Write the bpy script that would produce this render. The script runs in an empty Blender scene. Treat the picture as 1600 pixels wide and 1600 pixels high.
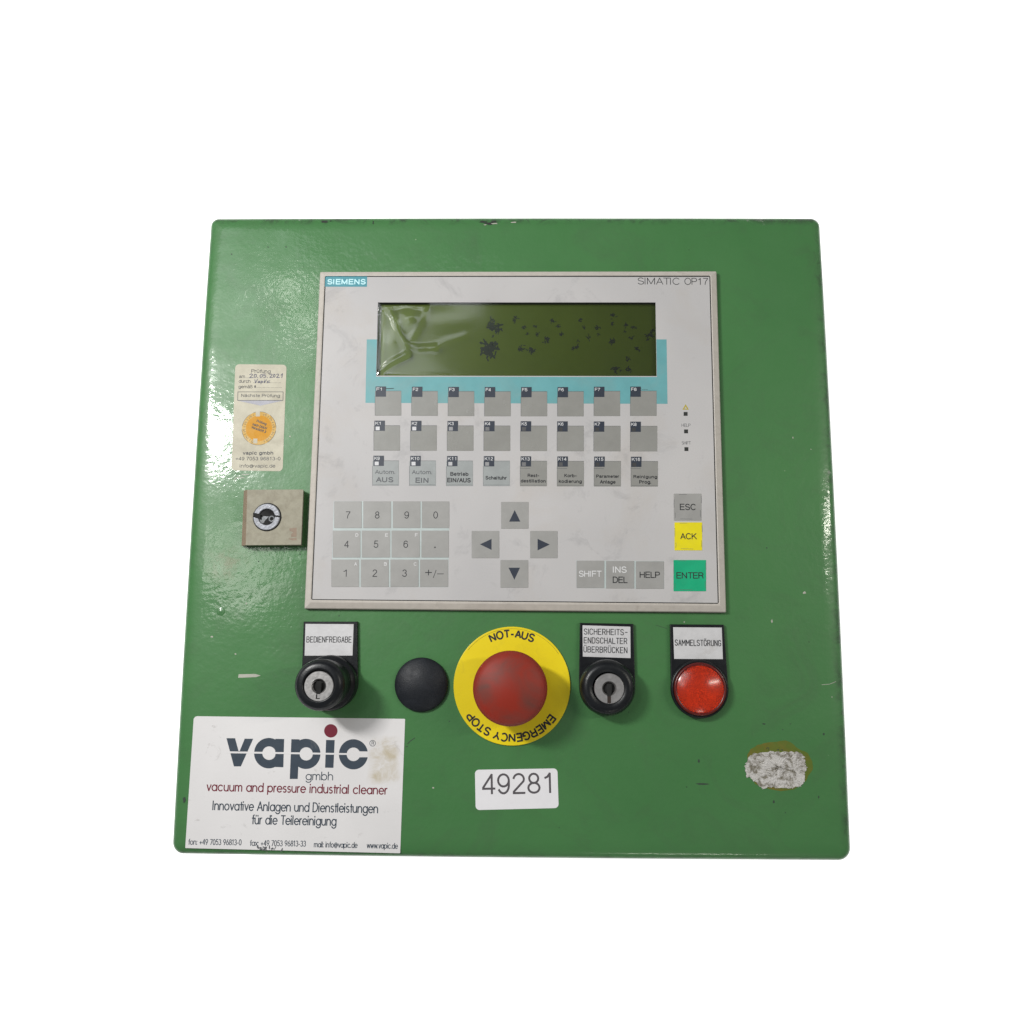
import bpy, math, random
from mathutils import Vector, Matrix, Euler
random.seed(7)
S = bpy.context.scene
COL = S.collection
MM = 0.001
# ------------------------------------------------------------------ camera
CAM = Vector((6.093, -118.454, 490.741))          # mm above the panel face
ROT = Euler((0.149, 0.015, 0.007), 'XYZ').to_matrix()
F = 1330.0                                         # focal length in photo pixels (1600 wide)
cd = bpy.data.cameras.new('camera'); cam = bpy.data.objects.new('camera', cd); COL.objects.link(cam)
cam.location = CAM * MM; cam.rotation_euler = Euler((0.149, 0.015, 0.007), 'XYZ')
cd.sensor_width = 36; cd.lens = 36 * F / 1600; cd.clip_start = 0.01; cd.clip_end = 50
S.camera = cam

def M(px, py, z=0.0):
    """photo pixel -> point (mm) on the horizontal plane at height z"""
    d = ROT @ Vector(((px - 800) / F, -(py - 800) / F, -1.0))
    t = (z - CAM.z) / d.z
    return CAM.x + d.x * t, CAM.y + d.y * t
def scale_at(z): return (CAM.z - z) / F / 0.985     # mm per photo pixel, about

# ------------------------------------------------------------------ world, lamps, exposure
W = bpy.data.worlds.new('World'); S.world = W; W.use_nodes = True
W.node_tree.nodes['Background'].inputs[0].default_value = (0.95, 0.97, 1.0, 1)
W.node_tree.nodes['Background'].inputs[1].default_value = 0.19
S.view_settings.view_transform = 'Standard'; S.view_settings.look = 'None'
S.view_settings.exposure = 0; S.view_settings.gamma = 1

def area_lamp(name, loc, target, sx, sy, radiance, col, roll=0):
    ld = bpy.data.lights.new(name, 'AREA'); ld.shape = 'RECTANGLE'; ld.size = sx; ld.size_y = sy
    ld.energy = radiance * math.pi * sx * sy; ld.color = col
    o = bpy.data.objects.new(name, ld); COL.objects.link(o); o.location = loc
    q = (Vector(target) - Vector(loc)).to_track_quat('-Z', 'Y'); o.rotation_euler = (q @ Euler((0, 0, roll)).to_quaternion()).to_euler()
    return o
def mirror_spot(px, py, h, shift=(0, 0)):
    x, y = M(px, py)
    return ((x + (x - CAM.x + shift[0]) * h / CAM.z) * MM, (y + (y - CAM.y + shift[1]) * h / CAM.z) * MM, h * MM)
# key lamp, upper left of the panel
area_lamp('key_lamp', (-0.464, 0.170, 0.62), (0, -0.04, 0), 0.064, 0.155, 134, (1, 0.98, 0.955))
# large soft window, upper left
area_lamp('soft_window', mirror_spot(410, 560, 900), (-0.05, 0, 0), 0.42, 0.56, 2.4, (0.93, 0.98, 1.0))
# small bright luminaires that glint in the paint
area_lamp('luminaire', mirror_spot(466, 486, 1100), (-0.1, 0, 0), 0.05, 0.10, 17, (1, 1, 0.92))
area_lamp('luminaire', mirror_spot(365, 880, 1100), (-0.1, 0, 0), 0.12, 0.14, 9, (1, 1, 0.93))
# low lamps on the right, caught by the folded edges
area_lamp('side_lamp', (0.905, 0.10, 0.90), (0.1, 0, 0), 0.038, 0.52, 60, (1, 0.97, 0.86))
area_lamp('front_lamp', (0.30, -1.15, 0.75), (0.1, -0.1, 0), 0.20, 0.06, 22, (1, 0.97, 0.86))
area_lamp('strip_window', mirror_spot(655, 500, 900), (-0.05, 0, 0), 0.22, 0.05, 3.2, (0.95, 1, 1))

# ------------------------------------------------------------------ materials
def srgb(r, g, b):
    f = lambda c: (c / 255) / 12.92 if c / 255 <= 0.04045 else ((c / 255 + 0.055) / 1.055) ** 2.4
    return (f(r), f(g), f(b), 1)
def new_mat(name):
    m = bpy.data.materials.new(name); m.use_nodes = True
    return m, m.node_tree.nodes, m.node_tree.links, m.node_tree.nodes['Principled BSDF']
def noise(N, L, scale, detail=4, rough=0.55, vec=None, dist=0):
    n = N.new('ShaderNodeTexNoise'); n.inputs['Scale'].default_value = scale; n.inputs['Detail'].default_value = detail
    n.inputs['Roughness'].default_value = rough; n.inputs['Distortion'].default_value = dist
    if vec: L.new(vec, n.inputs['Vector'])
    return n.outputs['Fac']
def ramp(N, L, fac, a, b, ca=(0, 0, 0, 1), cb=(1, 1, 1, 1)):
    r = N.new('ShaderNodeValToRGB'); r.color_ramp.elements[0].position = a; r.color_ramp.elements[1].position = b
    r.color_ramp.elements[0].color = ca; r.color_ramp.elements[1].color = cb; L.new(fac, r.inputs[0]); return r.outputs[0]
def mixc(N, L, fac, a, b, mode='MIX'):
    x = N.new('ShaderNodeMix'); x.data_type = 'RGBA'; x.blend_type = mode
    for s, v in ((0, fac), (6, a), (7, b)):
        if hasattr(v, 'is_linked') or hasattr(v, 'links'): L.new(v, x.inputs[s])
        else: x.inputs[s].default_value = v
    return x.outputs[2]
def math_(N, L, op, a, b=0.0):
    x = N.new('ShaderNodeMath'); x.operation = op; x.use_clamp = False
    for s, v in ((0, a), (1, b)):
        if hasattr(v, 'links'): L.new(v, x.inputs[s])
        else: x.inputs[s].default_value = v
    return x.outputs[0]
def coords(N):
    return N.new('ShaderNodeNewGeometry').outputs['Position']
def bump(N, L, P, h, strength, dist):
    b = N.new('ShaderNodeBump'); b.inputs['Strength'].default_value = strength; b.inputs['Distance'].default_value = dist
    L.new(h, b.inputs['Height']); L.new(b.outputs[0], P.inputs['Normal']); return b
def simple(name, col, rough=0.5, metal=0.0, dirt=None, amt=0.35, dscale=60, bmp=0, bscale=900, spec=0.5, lo=0.45, hi=0.75, var=0.06):
    m, N, L, P = new_mat(name)
    pos = coords(N)
    v = ramp(N, L, noise(N, L, dscale * 2.3, 5, 0.6, pos), 0.3, 0.7, tuple(c * (1 - var) for c in col[:3]) + (1,), tuple(min(1, c * (1 + var)) for c in col[:3]) + (1,))
    if dirt:
        f = math_(N, L, 'MULTIPLY', ramp(N, L, noise(N, L, dscale, 8, 0.65, pos, 0.6), lo, hi), amt)
        v = mixc(N, L, f, v, dirt)
    L.new(v, P.inputs['Base Color'])
    r = ramp(N, L, noise(N, L, dscale * 1.7, 4, 0.6, pos), 0.3, 0.7, (rough * 0.85,) * 3 + (1,), (min(1, rough * 1.15),) * 3 + (1,))
    L.new(r, P.inputs['Roughness'])
    P.inputs['Metallic'].default_value = metal; P.inputs['Specular IOR Level'].default_value = spec
    if bmp: bump(N, L, P, noise(N, L, bscale, 3, 0.5, pos), bmp, 0.0004)
    return m

def paint_material():
    m, N, L, P = new_mat('green_gloss_paint')
    pos = coords(N)
    sep = N.new('ShaderNodeSeparateXYZ'); L.new(pos, sep.inputs[0])
    base = ramp(N, L, noise(N, L, 9, 5, 0.6, pos), 0.3, 0.72, (0.051, 0.174, 0.053, 1), (0.061, 0.196, 0.061, 1))
    # grime film, light scuffs
    g = math_(N, L, 'MULTIPLY', ramp(N, L, noise(N, L, 26, 9, 0.72, pos, 1.2), 0.50, 0.76), 0.42)
    base = mixc(N, L, g, base, (0.06, 0.12, 0.055, 1))
    # tiny dark specks and pale specks
    vo = N.new('ShaderNodeTexVoronoi'); vo.inputs['Scale'].default_value = 170; L.new(pos, vo.inputs['Vector'])
    sp = ramp(N, L, vo.outputs['Distance'], 0.05, 0.075, (1, 1, 1, 1), (0, 0, 0, 1))
    gate = ramp(N, L, noise(N, L, 33, 3, 0.6, pos), 0.60, 0.66)
    base = mixc(N, L, math_(N, L, 'MULTIPLY', math_(N, L, 'MULTIPLY', sp, gate), 0.75), base, (0.02, 0.035, 0.02, 1))
    vo2 = N.new('ShaderNodeTexVoronoi'); vo2.inputs['Scale'].default_value = 115; L.new(pos, vo2.inputs['Vector'])
    sp2 = ramp(N, L, vo2.outputs['Distance'], 0.04, 0.06, (1, 1, 1, 1), (0, 0, 0, 1))
    gate2 = ramp(N, L, noise(N, L, 21, 3, 0.6, pos), 0.62, 0.67)
    base = mixc(N, L, math_(N, L, 'MULTIPLY', math_(N, L, 'MULTIPLY', sp2, gate2), 0.6), base, (0.35, 0.45, 0.3, 1))
    # worn grey/black rub marks on the folds, plus shade painted along right and bottom
    top = ramp(N, L, sep.outputs['Y'], 0.1335, 0.1372)
    bot = ramp(N, L, math_(N, L, 'MULTIPLY', sep.outputs['Y'], -1), 0.2345, 0.2372)
    lef = ramp(N, L, math_(N, L, 'MULTIPLY', sep.outputs['X'], -1), 0.1872, 0.1896)
    rig = ramp(N, L, sep.outputs['X'], 0.1810, 0.1845)
    e = math_(N, L, 'MAXIMUM', math_(N, L, 'MAXIMUM', top, math_(N, L, 'MULTIPLY', bot, 1.0)), math_(N, L, 'MAXIMUM', math_(N, L, 'MULTIPLY', lef, 0.7), rig))
    st = N.new('ShaderNodeMapping'); L.new(pos, st.inputs[0]); st.inputs['Scale'].default_value = (1, 1, 1)
    wn = ramp(N, L, noise(N, L, 75, 7, 0.78, st.outputs[0], 0.8), 0.47, 0.60)
    wear_shade = math_(N, L, 'MULTIPLY', math_(N, L, 'MULTIPLY', e, wn), 0.75)
    base = mixc(N, L, wear_shade, base, (0.035, 0.04, 0.035, 1))
    wn2 = ramp(N, L, noise(N, L, 48, 7, 0.8, pos, 0.5), 0.64, 0.67)
    base = mixc(N, L, math_(N, L, 'MULTIPLY', math_(N, L, 'MULTIPLY', e, wn2), 0.8), base, (0.32, 0.34, 0.3, 1))
    sx, sy = M(355, 882)
    dv = N.new('ShaderNodeVectorMath'); dv.operation = 'DISTANCE'; L.new(pos, dv.inputs[0]); dv.inputs[1].default_value = (sx * MM, sy * MM, 0)
    near = ramp(N, L, dv.outputs['Value'], 0.003, 0.014, (1, 1, 1, 1), (0, 0, 0, 1))
    stn = ramp(N, L, noise(N, L, 130, 8, 0.75, pos, 0.4), 0.45, 0.6)
    base = mixc(N, L, math_(N, L, 'MULTIPLY', math_(N, L, 'MULTIPLY', near, stn), 0.7), base, (0.10, 0.11, 0.03, 1))
    L.new(base, P.inputs['Base Color'])
    r = ramp(N, L, noise(N, L, 30, 6, 0.7, pos), 0.3, 0.75, (0.36,) * 3 + (1,), (0.5,) * 3 + (1,))
    L.new(r, P.inputs['Roughness'])
    h1 = noise(N, L, 400, 2, 0.5, pos)
    h2 = noise(N, L, 85, 2, 0.5, pos)
    h3 = noise(N, L, 16, 1, 0.5, pos)
    h = math_(N, L, 'ADD', math_(N, L, 'MULTIPLY', h1, 0.24), math_(N, L, 'ADD', math_(N, L, 'MULTIPLY', h2, 0.45), math_(N, L, 'MULTIPLY', h3, 2.4)))
    b = bump(N, L, P, h, 1.0, 0.00034); L.new(b.outputs[0], P.inputs['Coat Normal'])
    cw = ramp(N, L, noise(N, L, 24, 7, 0.68, pos, 0.9), 0.35, 0.7, (0.25,) * 3 + (1,), (0.72,) * 3 + (1,)); L.new(cw, P.inputs['Coat Weight'])
    cr = ramp(N, L, noise(N, L, 38, 6, 0.7, pos, 0.5), 0.35, 0.7, (0.06,) * 3 + (1,), (0.17,) * 3 + (1,)); L.new(cr, P.inputs['Coat Roughness'])
    P.inputs['Specular IOR Level'].default_value = 0.35
    return m
PAINT = paint_material()
BEZEL = simple('bezel_beige', (0.52, 0.48, 0.435, 1), 0.5, dirt=(0.25, 0.21, 0.17, 1), amt=0.35, dscale=110, lo=0.58, hi=0.75, bmp=0.15)
def membrane_material():
    m, N, L, P = new_mat('grey_membrane_foil'); pos = coords(N)
    c = ramp(N, L, noise(N, L, 14, 3, 0.5, pos), 0.3, 0.7, (0.47, 0.46, 0.465, 1), (0.53, 0.515, 0.515, 1))
    f = math_(N, L, 'MULTIPLY', ramp(N, L, noise(N, L, 22, 6, 0.62, pos, 0.3), 0.52, 0.78), 0.2)
    c = mixc(N, L, f, c, (0.40, 0.31, 0.2, 1))
    f = math_(N, L, 'MULTIPLY', ramp(N, L, noise(N, L, 40, 8, 0.72, pos, 0.6), 0.56, 0.74), 0.4)
    c = mixc(N, L, f, c, (0.2, 0.2, 0.21, 1))
    L.new(c, P.inputs['Base Color']); P.inputs['Roughness'].default_value = 0.5; P.inputs['Specular IOR Level'].default_value = 0.3
    h = math_(N, L, 'ADD', noise(N, L, 900, 2, 0.5, pos), math_(N, L, 'MULTIPLY', noise(N, L, 28, 1, 0.5, pos), 6))
    bump(N, L, P, h, 0.5, 0.0001)
    return m
MEMB = membrane_material()
TEAL = simple('teal_print', (0.13, 0.36, 0.385, 1), 0.42, dirt=(0.3, 0.33, 0.3, 1), amt=0.3, dscale=45)
LOGO_TEAL = simple('petrol_print', (0.05, 0.26, 0.32, 1), 0.42)
KEYGREY = simple('key_grey', (0.33, 0.325, 0.315, 1), 0.4, dirt=(0.24, 0.24, 0.22, 1), amt=0.2, dscale=50)
KEYWIN = simple('key_window_grey', (0.275, 0.272, 0.255, 1), 0.25, dirt=(0.33, 0.33, 0.32, 1), amt=0.25, dscale=40, bmp=0.25, bscale=60)
SLIP = simple('key_label_slip', (0.33, 0.35, 0.35, 1), 0.35, dirt=(0.25, 0.25, 0.25, 1), amt=0.3, dscale=60)
KEYLINE = simple('key_divider_print', (0.46, 0.52, 0.515, 1), 0.45)
KEYYEL = simple('key_yellow', (0.83, 0.72, 0.0, 1), 0.4, dirt=(0.5, 0.4, 0.05, 1), amt=0.3)
KEYGRN = simple('key_green', (0.0, 0.40, 0.19, 1), 0.4, dirt=(0.0, 0.28, 0.14, 1), amt=0.3)
NAVY = simple('navy_print', (0.028, 0.036, 0.055, 1), 0.4)
LED_SHEEN = [simple('led_window_sheen', (v, v, v * 1.03, 1), 0.3) for v in (0.62, 0.5, 0.32, 0.18, 0.1, 0.055)]  # graded pale to dark: the film's reflection is put into the colour
INK = simple('dark_ink', (0.014, 0.015, 0.019, 1), 0.5)
SOFTINK_SHADE = simple('faded_ink_shade', (0.095, 0.10, 0.11, 1), 0.5)  # ink, and the drawn shade lines of the key pockets
BALL = simple('pen_ink', (0.05, 0.05, 0.10, 1), 0.5)
WHITEINK = simple('white_print', (0.68, 0.68, 0.69, 1), 0.45)
PALEBLUE = simple('pale_print', (0.50, 0.80, 0.85, 1), 0.45)
LOGOBLUE = simple('slate_print', (0.045, 0.062, 0.085, 1), 0.35, dirt=(0.2, 0.2, 0.2, 1), amt=0.3, dscale=90, lo=0.62, hi=0.7)
REDPRINT = simple('maroon_print', (0.17, 0.012, 0.03, 1), 0.4)
def sticker_material():
    m, N, L, P = new_mat('sticker_white'); pos = coords(N)
    c = ramp(N, L, noise(N, L, 18, 4, 0.5, pos), 0.3, 0.7, (0.71, 0.695, 0.70, 1), (0.78, 0.765, 0.77, 1))
    f = math_(N, L, 'MULTIPLY', ramp(N, L, noise(N, L, 60, 9, 0.75, pos, 1.6), 0.6, 0.72), 0.45)
    c = mixc(N, L, f, c, (0.26, 0.24, 0.22, 1))
    # old glue patch in the right part of the sticker
    sep = N.new('ShaderNodeSeparateXYZ'); L.new(pos, sep.inputs[0])
    (gx0, gy0), (gx1, gy1) = M(574, 1224), M(624, 1150)
    X_ = math_(N, L, 'ADD', sep.outputs['X'], 0.5); Y_ = math_(N, L, 'ADD', sep.outputs['Y'], 0.5)
    gx0, gx1, gy0, gy1 = [v * MM + 0.5 for v in (gx0, gx1, gy0, gy1)]
    wob = math_(N, L, 'MULTIPLY', math_(N, L, 'SUBTRACT', noise(N, L, 120, 4, 0.6, pos), 0.5), 0.004); X_ = math_(N, L, 'ADD', X_, wob); Y_ = math_(N, L, 'ADD', Y_, wob)
    bx = math_(N, L, 'MULTIPLY', ramp(N, L, X_, gx0, gx0 + .0006), ramp(N, L, X_, gx1 - .0006, gx1, (1, 1, 1, 1), (0, 0, 0, 1)))
    by = math_(N, L, 'MULTIPLY', ramp(N, L, Y_, gy0, gy0 + .0006), ramp(N, L, Y_, gy1 - .0006, gy1, (1, 1, 1, 1), (0, 0, 0, 1)))
    gl = ramp(N, L, noise(N, L, 95, 6, 0.7, pos, 0.6), 0.42, 0.66)
    f2 = math_(N, L, 'MULTIPLY', math_(N, L, 'MULTIPLY', bx, by), math_(N, L, 'ADD', math_(N, L, 'MULTIPLY', gl, 0.6), 0.10))
    c = mixc(N, L, f2, c, (0.46, 0.38, 0.22, 1))
    L.new(c, P.inputs['Base Color']); P.inputs['Roughness'].default_value = 0.3
    h = math_(N, L, 'ADD', math_(N, L, 'MULTIPLY', noise(N, L, 350, 2, 0.5, pos), 0.4), noise(N, L, 45, 2, 0.5, pos))
    bump(N, L, P, h, 0.5, 0.0002)
    return m
STICKER = sticker_material()
PAPER = simple('clean_label', (0.80, 0.79, 0.82, 1), 0.5, var=0.02)
CREAM = simple('cream_sticker', (0.55, 0.52, 0.42, 1), 0.6, spec=0.25, dirt=(0.35, 0.32, 0.25, 1), amt=0.5, dscale=70)
AMBER = simple('amber_print', (0.58, 0.27, 0.02, 1), 0.6, spec=0.25, dirt=(0.66, 0.4, 0.1, 1), amt=0.5, dscale=110)
AMBERPALE = simple('amber_pale_print', (0.58, 0.36, 0.09, 1), 0.6, spec=0.25, dirt=(0.7, 0.6, 0.4, 1), amt=0.6, dscale=110)
LILAC = simple('lilac_print', (0.33, 0.33, 0.38, 1), 0.5)
BLACK = simple('black_plastic', (0.006, 0.007, 0.009, 1), 0.33, dirt=(0.03, 0.033, 0.036, 1), amt=0.35, dscale=90, bmp=0.12, spec=0.35)
BLACKMATT = simple('black_matt_plastic', (0.009, 0.011, 0.015, 1), 0.5, spec=0.35, dirt=(0.03, 0.035, 0.045, 1), amt=0.4, dscale=150, lo=0.5, hi=0.8, bmp=0.3, bscale=1400)
HOLE = simple('dark_recess', (0.004, 0.004, 0.004, 1), 0.8)
PLATE = simple('engraved_plate', (0.60, 0.595, 0.61, 1), 0.4, dirt=(0.35, 0.3, 0.26, 1), amt=0.45, dscale=75, lo=0.55, hi=0.75, bmp=0.2, bscale=500)
STEEL = simple('worn_steel', (0.58, 0.565, 0.56, 1), 0.32, metal=0.85, dirt=(0.3, 0.28, 0.26, 1), amt=0.4, dscale=260, bmp=0.12, bscale=700)
ZINC = simple('zinc_ring', (0.27, 0.28, 0.31, 1), 0.5, metal=0.4, dirt=(0.2, 0.2, 0.2, 1), amt=0.5, dscale=200, bmp=0.6)
LOCKPL = simple('lock_cover_grey', (0.33, 0.31, 0.24, 1), 0.62, metal=0.0, dirt=(0.17, 0.14, 0.10, 1), amt=0.5, dscale=160, bmp=0.1, spec=0.3)
LOCKEDGE = simple('lock_cover_edge', (0.27, 0.195, 0.14, 1), 0.6, metal=0.0, dirt=(0.17, 0.14, 0.10, 1), amt=0.6, dscale=110)
def yellow_material():
    m, N, L, P = new_mat('yellow_disc'); pos = coords(N)
    c = ramp(N, L, noise(N, L, 40, 3, 0.5, pos), 0.3, 0.7, (0.80, 0.62, 0.0, 1), (0.86, 0.68, 0.003, 1))
    sep = N.new('ShaderNodeSeparateXYZ'); L.new(pos, sep.inputs[0])
    f = math_(N, L, 'MULTIPLY', ramp(N, L, noise(N, L, 120, 8, 0.7, pos, 1.0), 0.55, 0.75), 0.2)
    c = mixc(N, L, f, c, (0.33, 0.25, 0.03, 1))
    L.new(c, P.inputs['Base Color']); P.inputs['Roughness'].default_value = 0.42
    bump(N, L, P, noise(N, L, 300, 2, 0.5, pos), 0.2, 0.0002)
    return m
YELLOW = yellow_material()
def knob_material():
    m, N, L, P = new_mat('red_knob_plastic'); 
    tc = N.new('ShaderNodeTexCoord').outputs['Object']
    ln = N.new('ShaderNodeVectorMath'); ln.operation = 'LENGTH'
    mp = N.new('ShaderNodeMapping'); mp.inputs['Scale'].default_value = (1, 1, 0); L.new(tc, mp.inputs[0]); L.new(mp.outputs[0], ln.inputs[0])
    r = ln.outputs['Value']
    n = noise(N, L, 42, 6, 0.55, tc, 0.8)
    ringm = math_(N, L, 'MULTIPLY', ramp(N, L, r, 0.004, 0.0105), ramp(N, L, r, 0.0155, 0.0175, (1, 1, 1, 1), (0, 0, 0, 1)))
    f = math_(N, L, 'MULTIPLY', ramp(N, L, n, 0.36, 0.72), math_(N, L, 'ADD', math_(N, L, 'MULTIPLY', ringm, 0.75), 0.3))
    c = mixc(N, L, f, (0.27, 0.020, 0.008, 1), (0.095, 0.045, 0.036, 1))
    L.new(c, P.inputs['Base Color']); P.inputs['Roughness'].default_value = 0.55; P.inputs['Specular IOR Level'].default_value = 0.35
    bump(N, L, P, noise(N, L, 1500, 2, 0.5, tc), 0.3, 0.0001)
    return m
KNOB = knob_material()
def lens_material():
    m, N, L, P = new_mat('red_lens_plastic')
    P.inputs['Base Color'].default_value = (0.95, 0.05, 0.004, 1); P.inputs['Roughness'].default_value = 0.19
    P.inputs['Transmission Weight'].default_value = 0.92; P.inputs['IOR'].default_value = 1.45
    P.inputs['Coat Weight'].default_value = 0.25; P.inputs['Coat Roughness'].default_value = 0.42
    return m
LENS = lens_material()
REFLECT = simple('lamp_reflector', (0.78, 0.74, 0.68, 1), 0.3)
DARKRED = simple('dark_red_plastic', (0.10, 0.006, 0.005, 1), 0.3)
LCD = simple('lcd_olive', (0.120, 0.175, 0.004, 1), 0.35, dirt=(0.09, 0.155, 0.01, 1), amt=0.4, dscale=20, lo=0.4, hi=0.7)
LCDSPOT = simple('lcd_blotch', (0.024, 0.038, 0.020, 1), 0.4)
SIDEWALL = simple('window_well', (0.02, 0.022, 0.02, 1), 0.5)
def film_material():
    m, N, L, P = new_mat('clear_window_film'); N.remove(P)
    out = N['Material Output']
    tr = N.new('ShaderNodeBsdfTransparent'); tr.inputs[0].default_value = (0.93, 0.94, 0.93, 1)
    gl = N.new('ShaderNodeBsdfGlossy'); gl.inputs['Roughness'].default_value = 0.10
    fr = N.new('ShaderNodeFresnel'); fr.inputs[0].default_value = 1.62
    mx = N.new('ShaderNodeMixShader'); L.new(fr.outputs[0], mx.inputs[0]); L.new(tr.outputs[0], mx.inputs[1]); L.new(gl.outputs[0], mx.inputs[2])
    L.new(mx.outputs[0], out.inputs[0]); return m
FILM = film_material()
def torn_material():
    m, N, L, P = new_mat('torn_paper'); pos = coords(N)
    n = noise(N, L, 230, 9, 0.72, pos, 0.5)
    c = ramp(N, L, n, 0.41, 0.53, (0.20, 0.18, 0.14, 1), (0.62, 0.60, 0.58, 1))
    L.new(c, P.inputs['Base Color']); P.inputs['Roughness'].default_value = 0.85
    bump(N, L, P, n, 1.0, 0.0012); return m
TORN = torn_material()
GLUE = simple('old_glue', (0.11, 0.15, 0.02, 1), 0.3, dirt=(0.20, 0.13, 0.025, 1), amt=0.9, dscale=110)
CHIP = simple('bare_chip', (0.42, 0.42, 0.36, 1), 0.55)
CHIPDARK = simple('dark_chip', (0.03, 0.035, 0.03, 1), 0.5)
GRIME = simple('grime', (0.03, 0.05, 0.035, 1), 0.6)

# ------------------------------------------------------------------ mesh builder (everything in mm, scaled on build)
def poly_offset(pts, d):
    """inset a CCW polygon by d"""
    n = len(pts); out = []
    for i in range(n):
        ax, ay = pts[i - 1]; bx, by = pts[i]; cx, cy = pts[(i + 1) % n]
        e1 = Vector((bx - ax, by - ay)); e2 = Vector((cx - bx, cy - by))
        if e1.length < 1e-9 or e2.length < 1e-9: out.append((bx, by)); continue
        e1.normalize(); e2.normalize()
        n1 = Vector((-e1.y, e1.x)); n2 = Vector((-e2.y, e2.x)); k = 1 + n1.dot(n2)
        v = (n1 + n2) / max(k, 0.3)
        out.append((bx + v.x * d, by + v.y * d))
    return out
def ccw(pts):
    a = sum(pts[i - 1][0] * pts[i][1] - pts[i][0] * pts[i - 1][1] for i in range(len(pts)))
    return pts if a > 0 else pts[::-1]
def rounded(pts, r, seg=5):
    pts = ccw(pts); n = len(pts); out = []
    for i in range(n):
        rr = r[i] if isinstance(r, (list, tuple)) else r
        p = Vector(pts[i]); a = (Vector(pts[i - 1]) - p).normalized(); b = (Vector(pts[(i + 1) % n]) - p).normalized()
        ang = a.angle(b); t = rr / math.tan(ang / 2); c = p + (a + b).normalized() * (rr / math.sin(ang / 2))
        s = p + a * t - c; e = p + b * t - c
        a0 = math.atan2(s.y, s.x); a1 = math.atan2(e.y, e.x); da = (a1 - a0 + math.pi) % (2 * math.pi) - math.pi
        for k in range(seg + 1):
            t_ = a0 + da * k / seg; out.append((c.x + rr * math.cos(t_), c.y + rr * math.sin(t_)))
    return out
def circle(cx, cy, r, n=48, ry=None):
    ry = ry or r
    return [(cx + r * math.cos(2 * math.pi * k / n), cy + ry * math.sin(2 * math.pi * k / n)) for k in range(n)]
def quad(px, z=0):            # pixel corners -> mm
    return ccw([M(x, y, z) for x, y in px])
def rectpx(x0, y0, x1, y1, z=0): return quad([(x0, y0), (x1, y0), (x1, y1), (x0, y1)], z)

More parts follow.
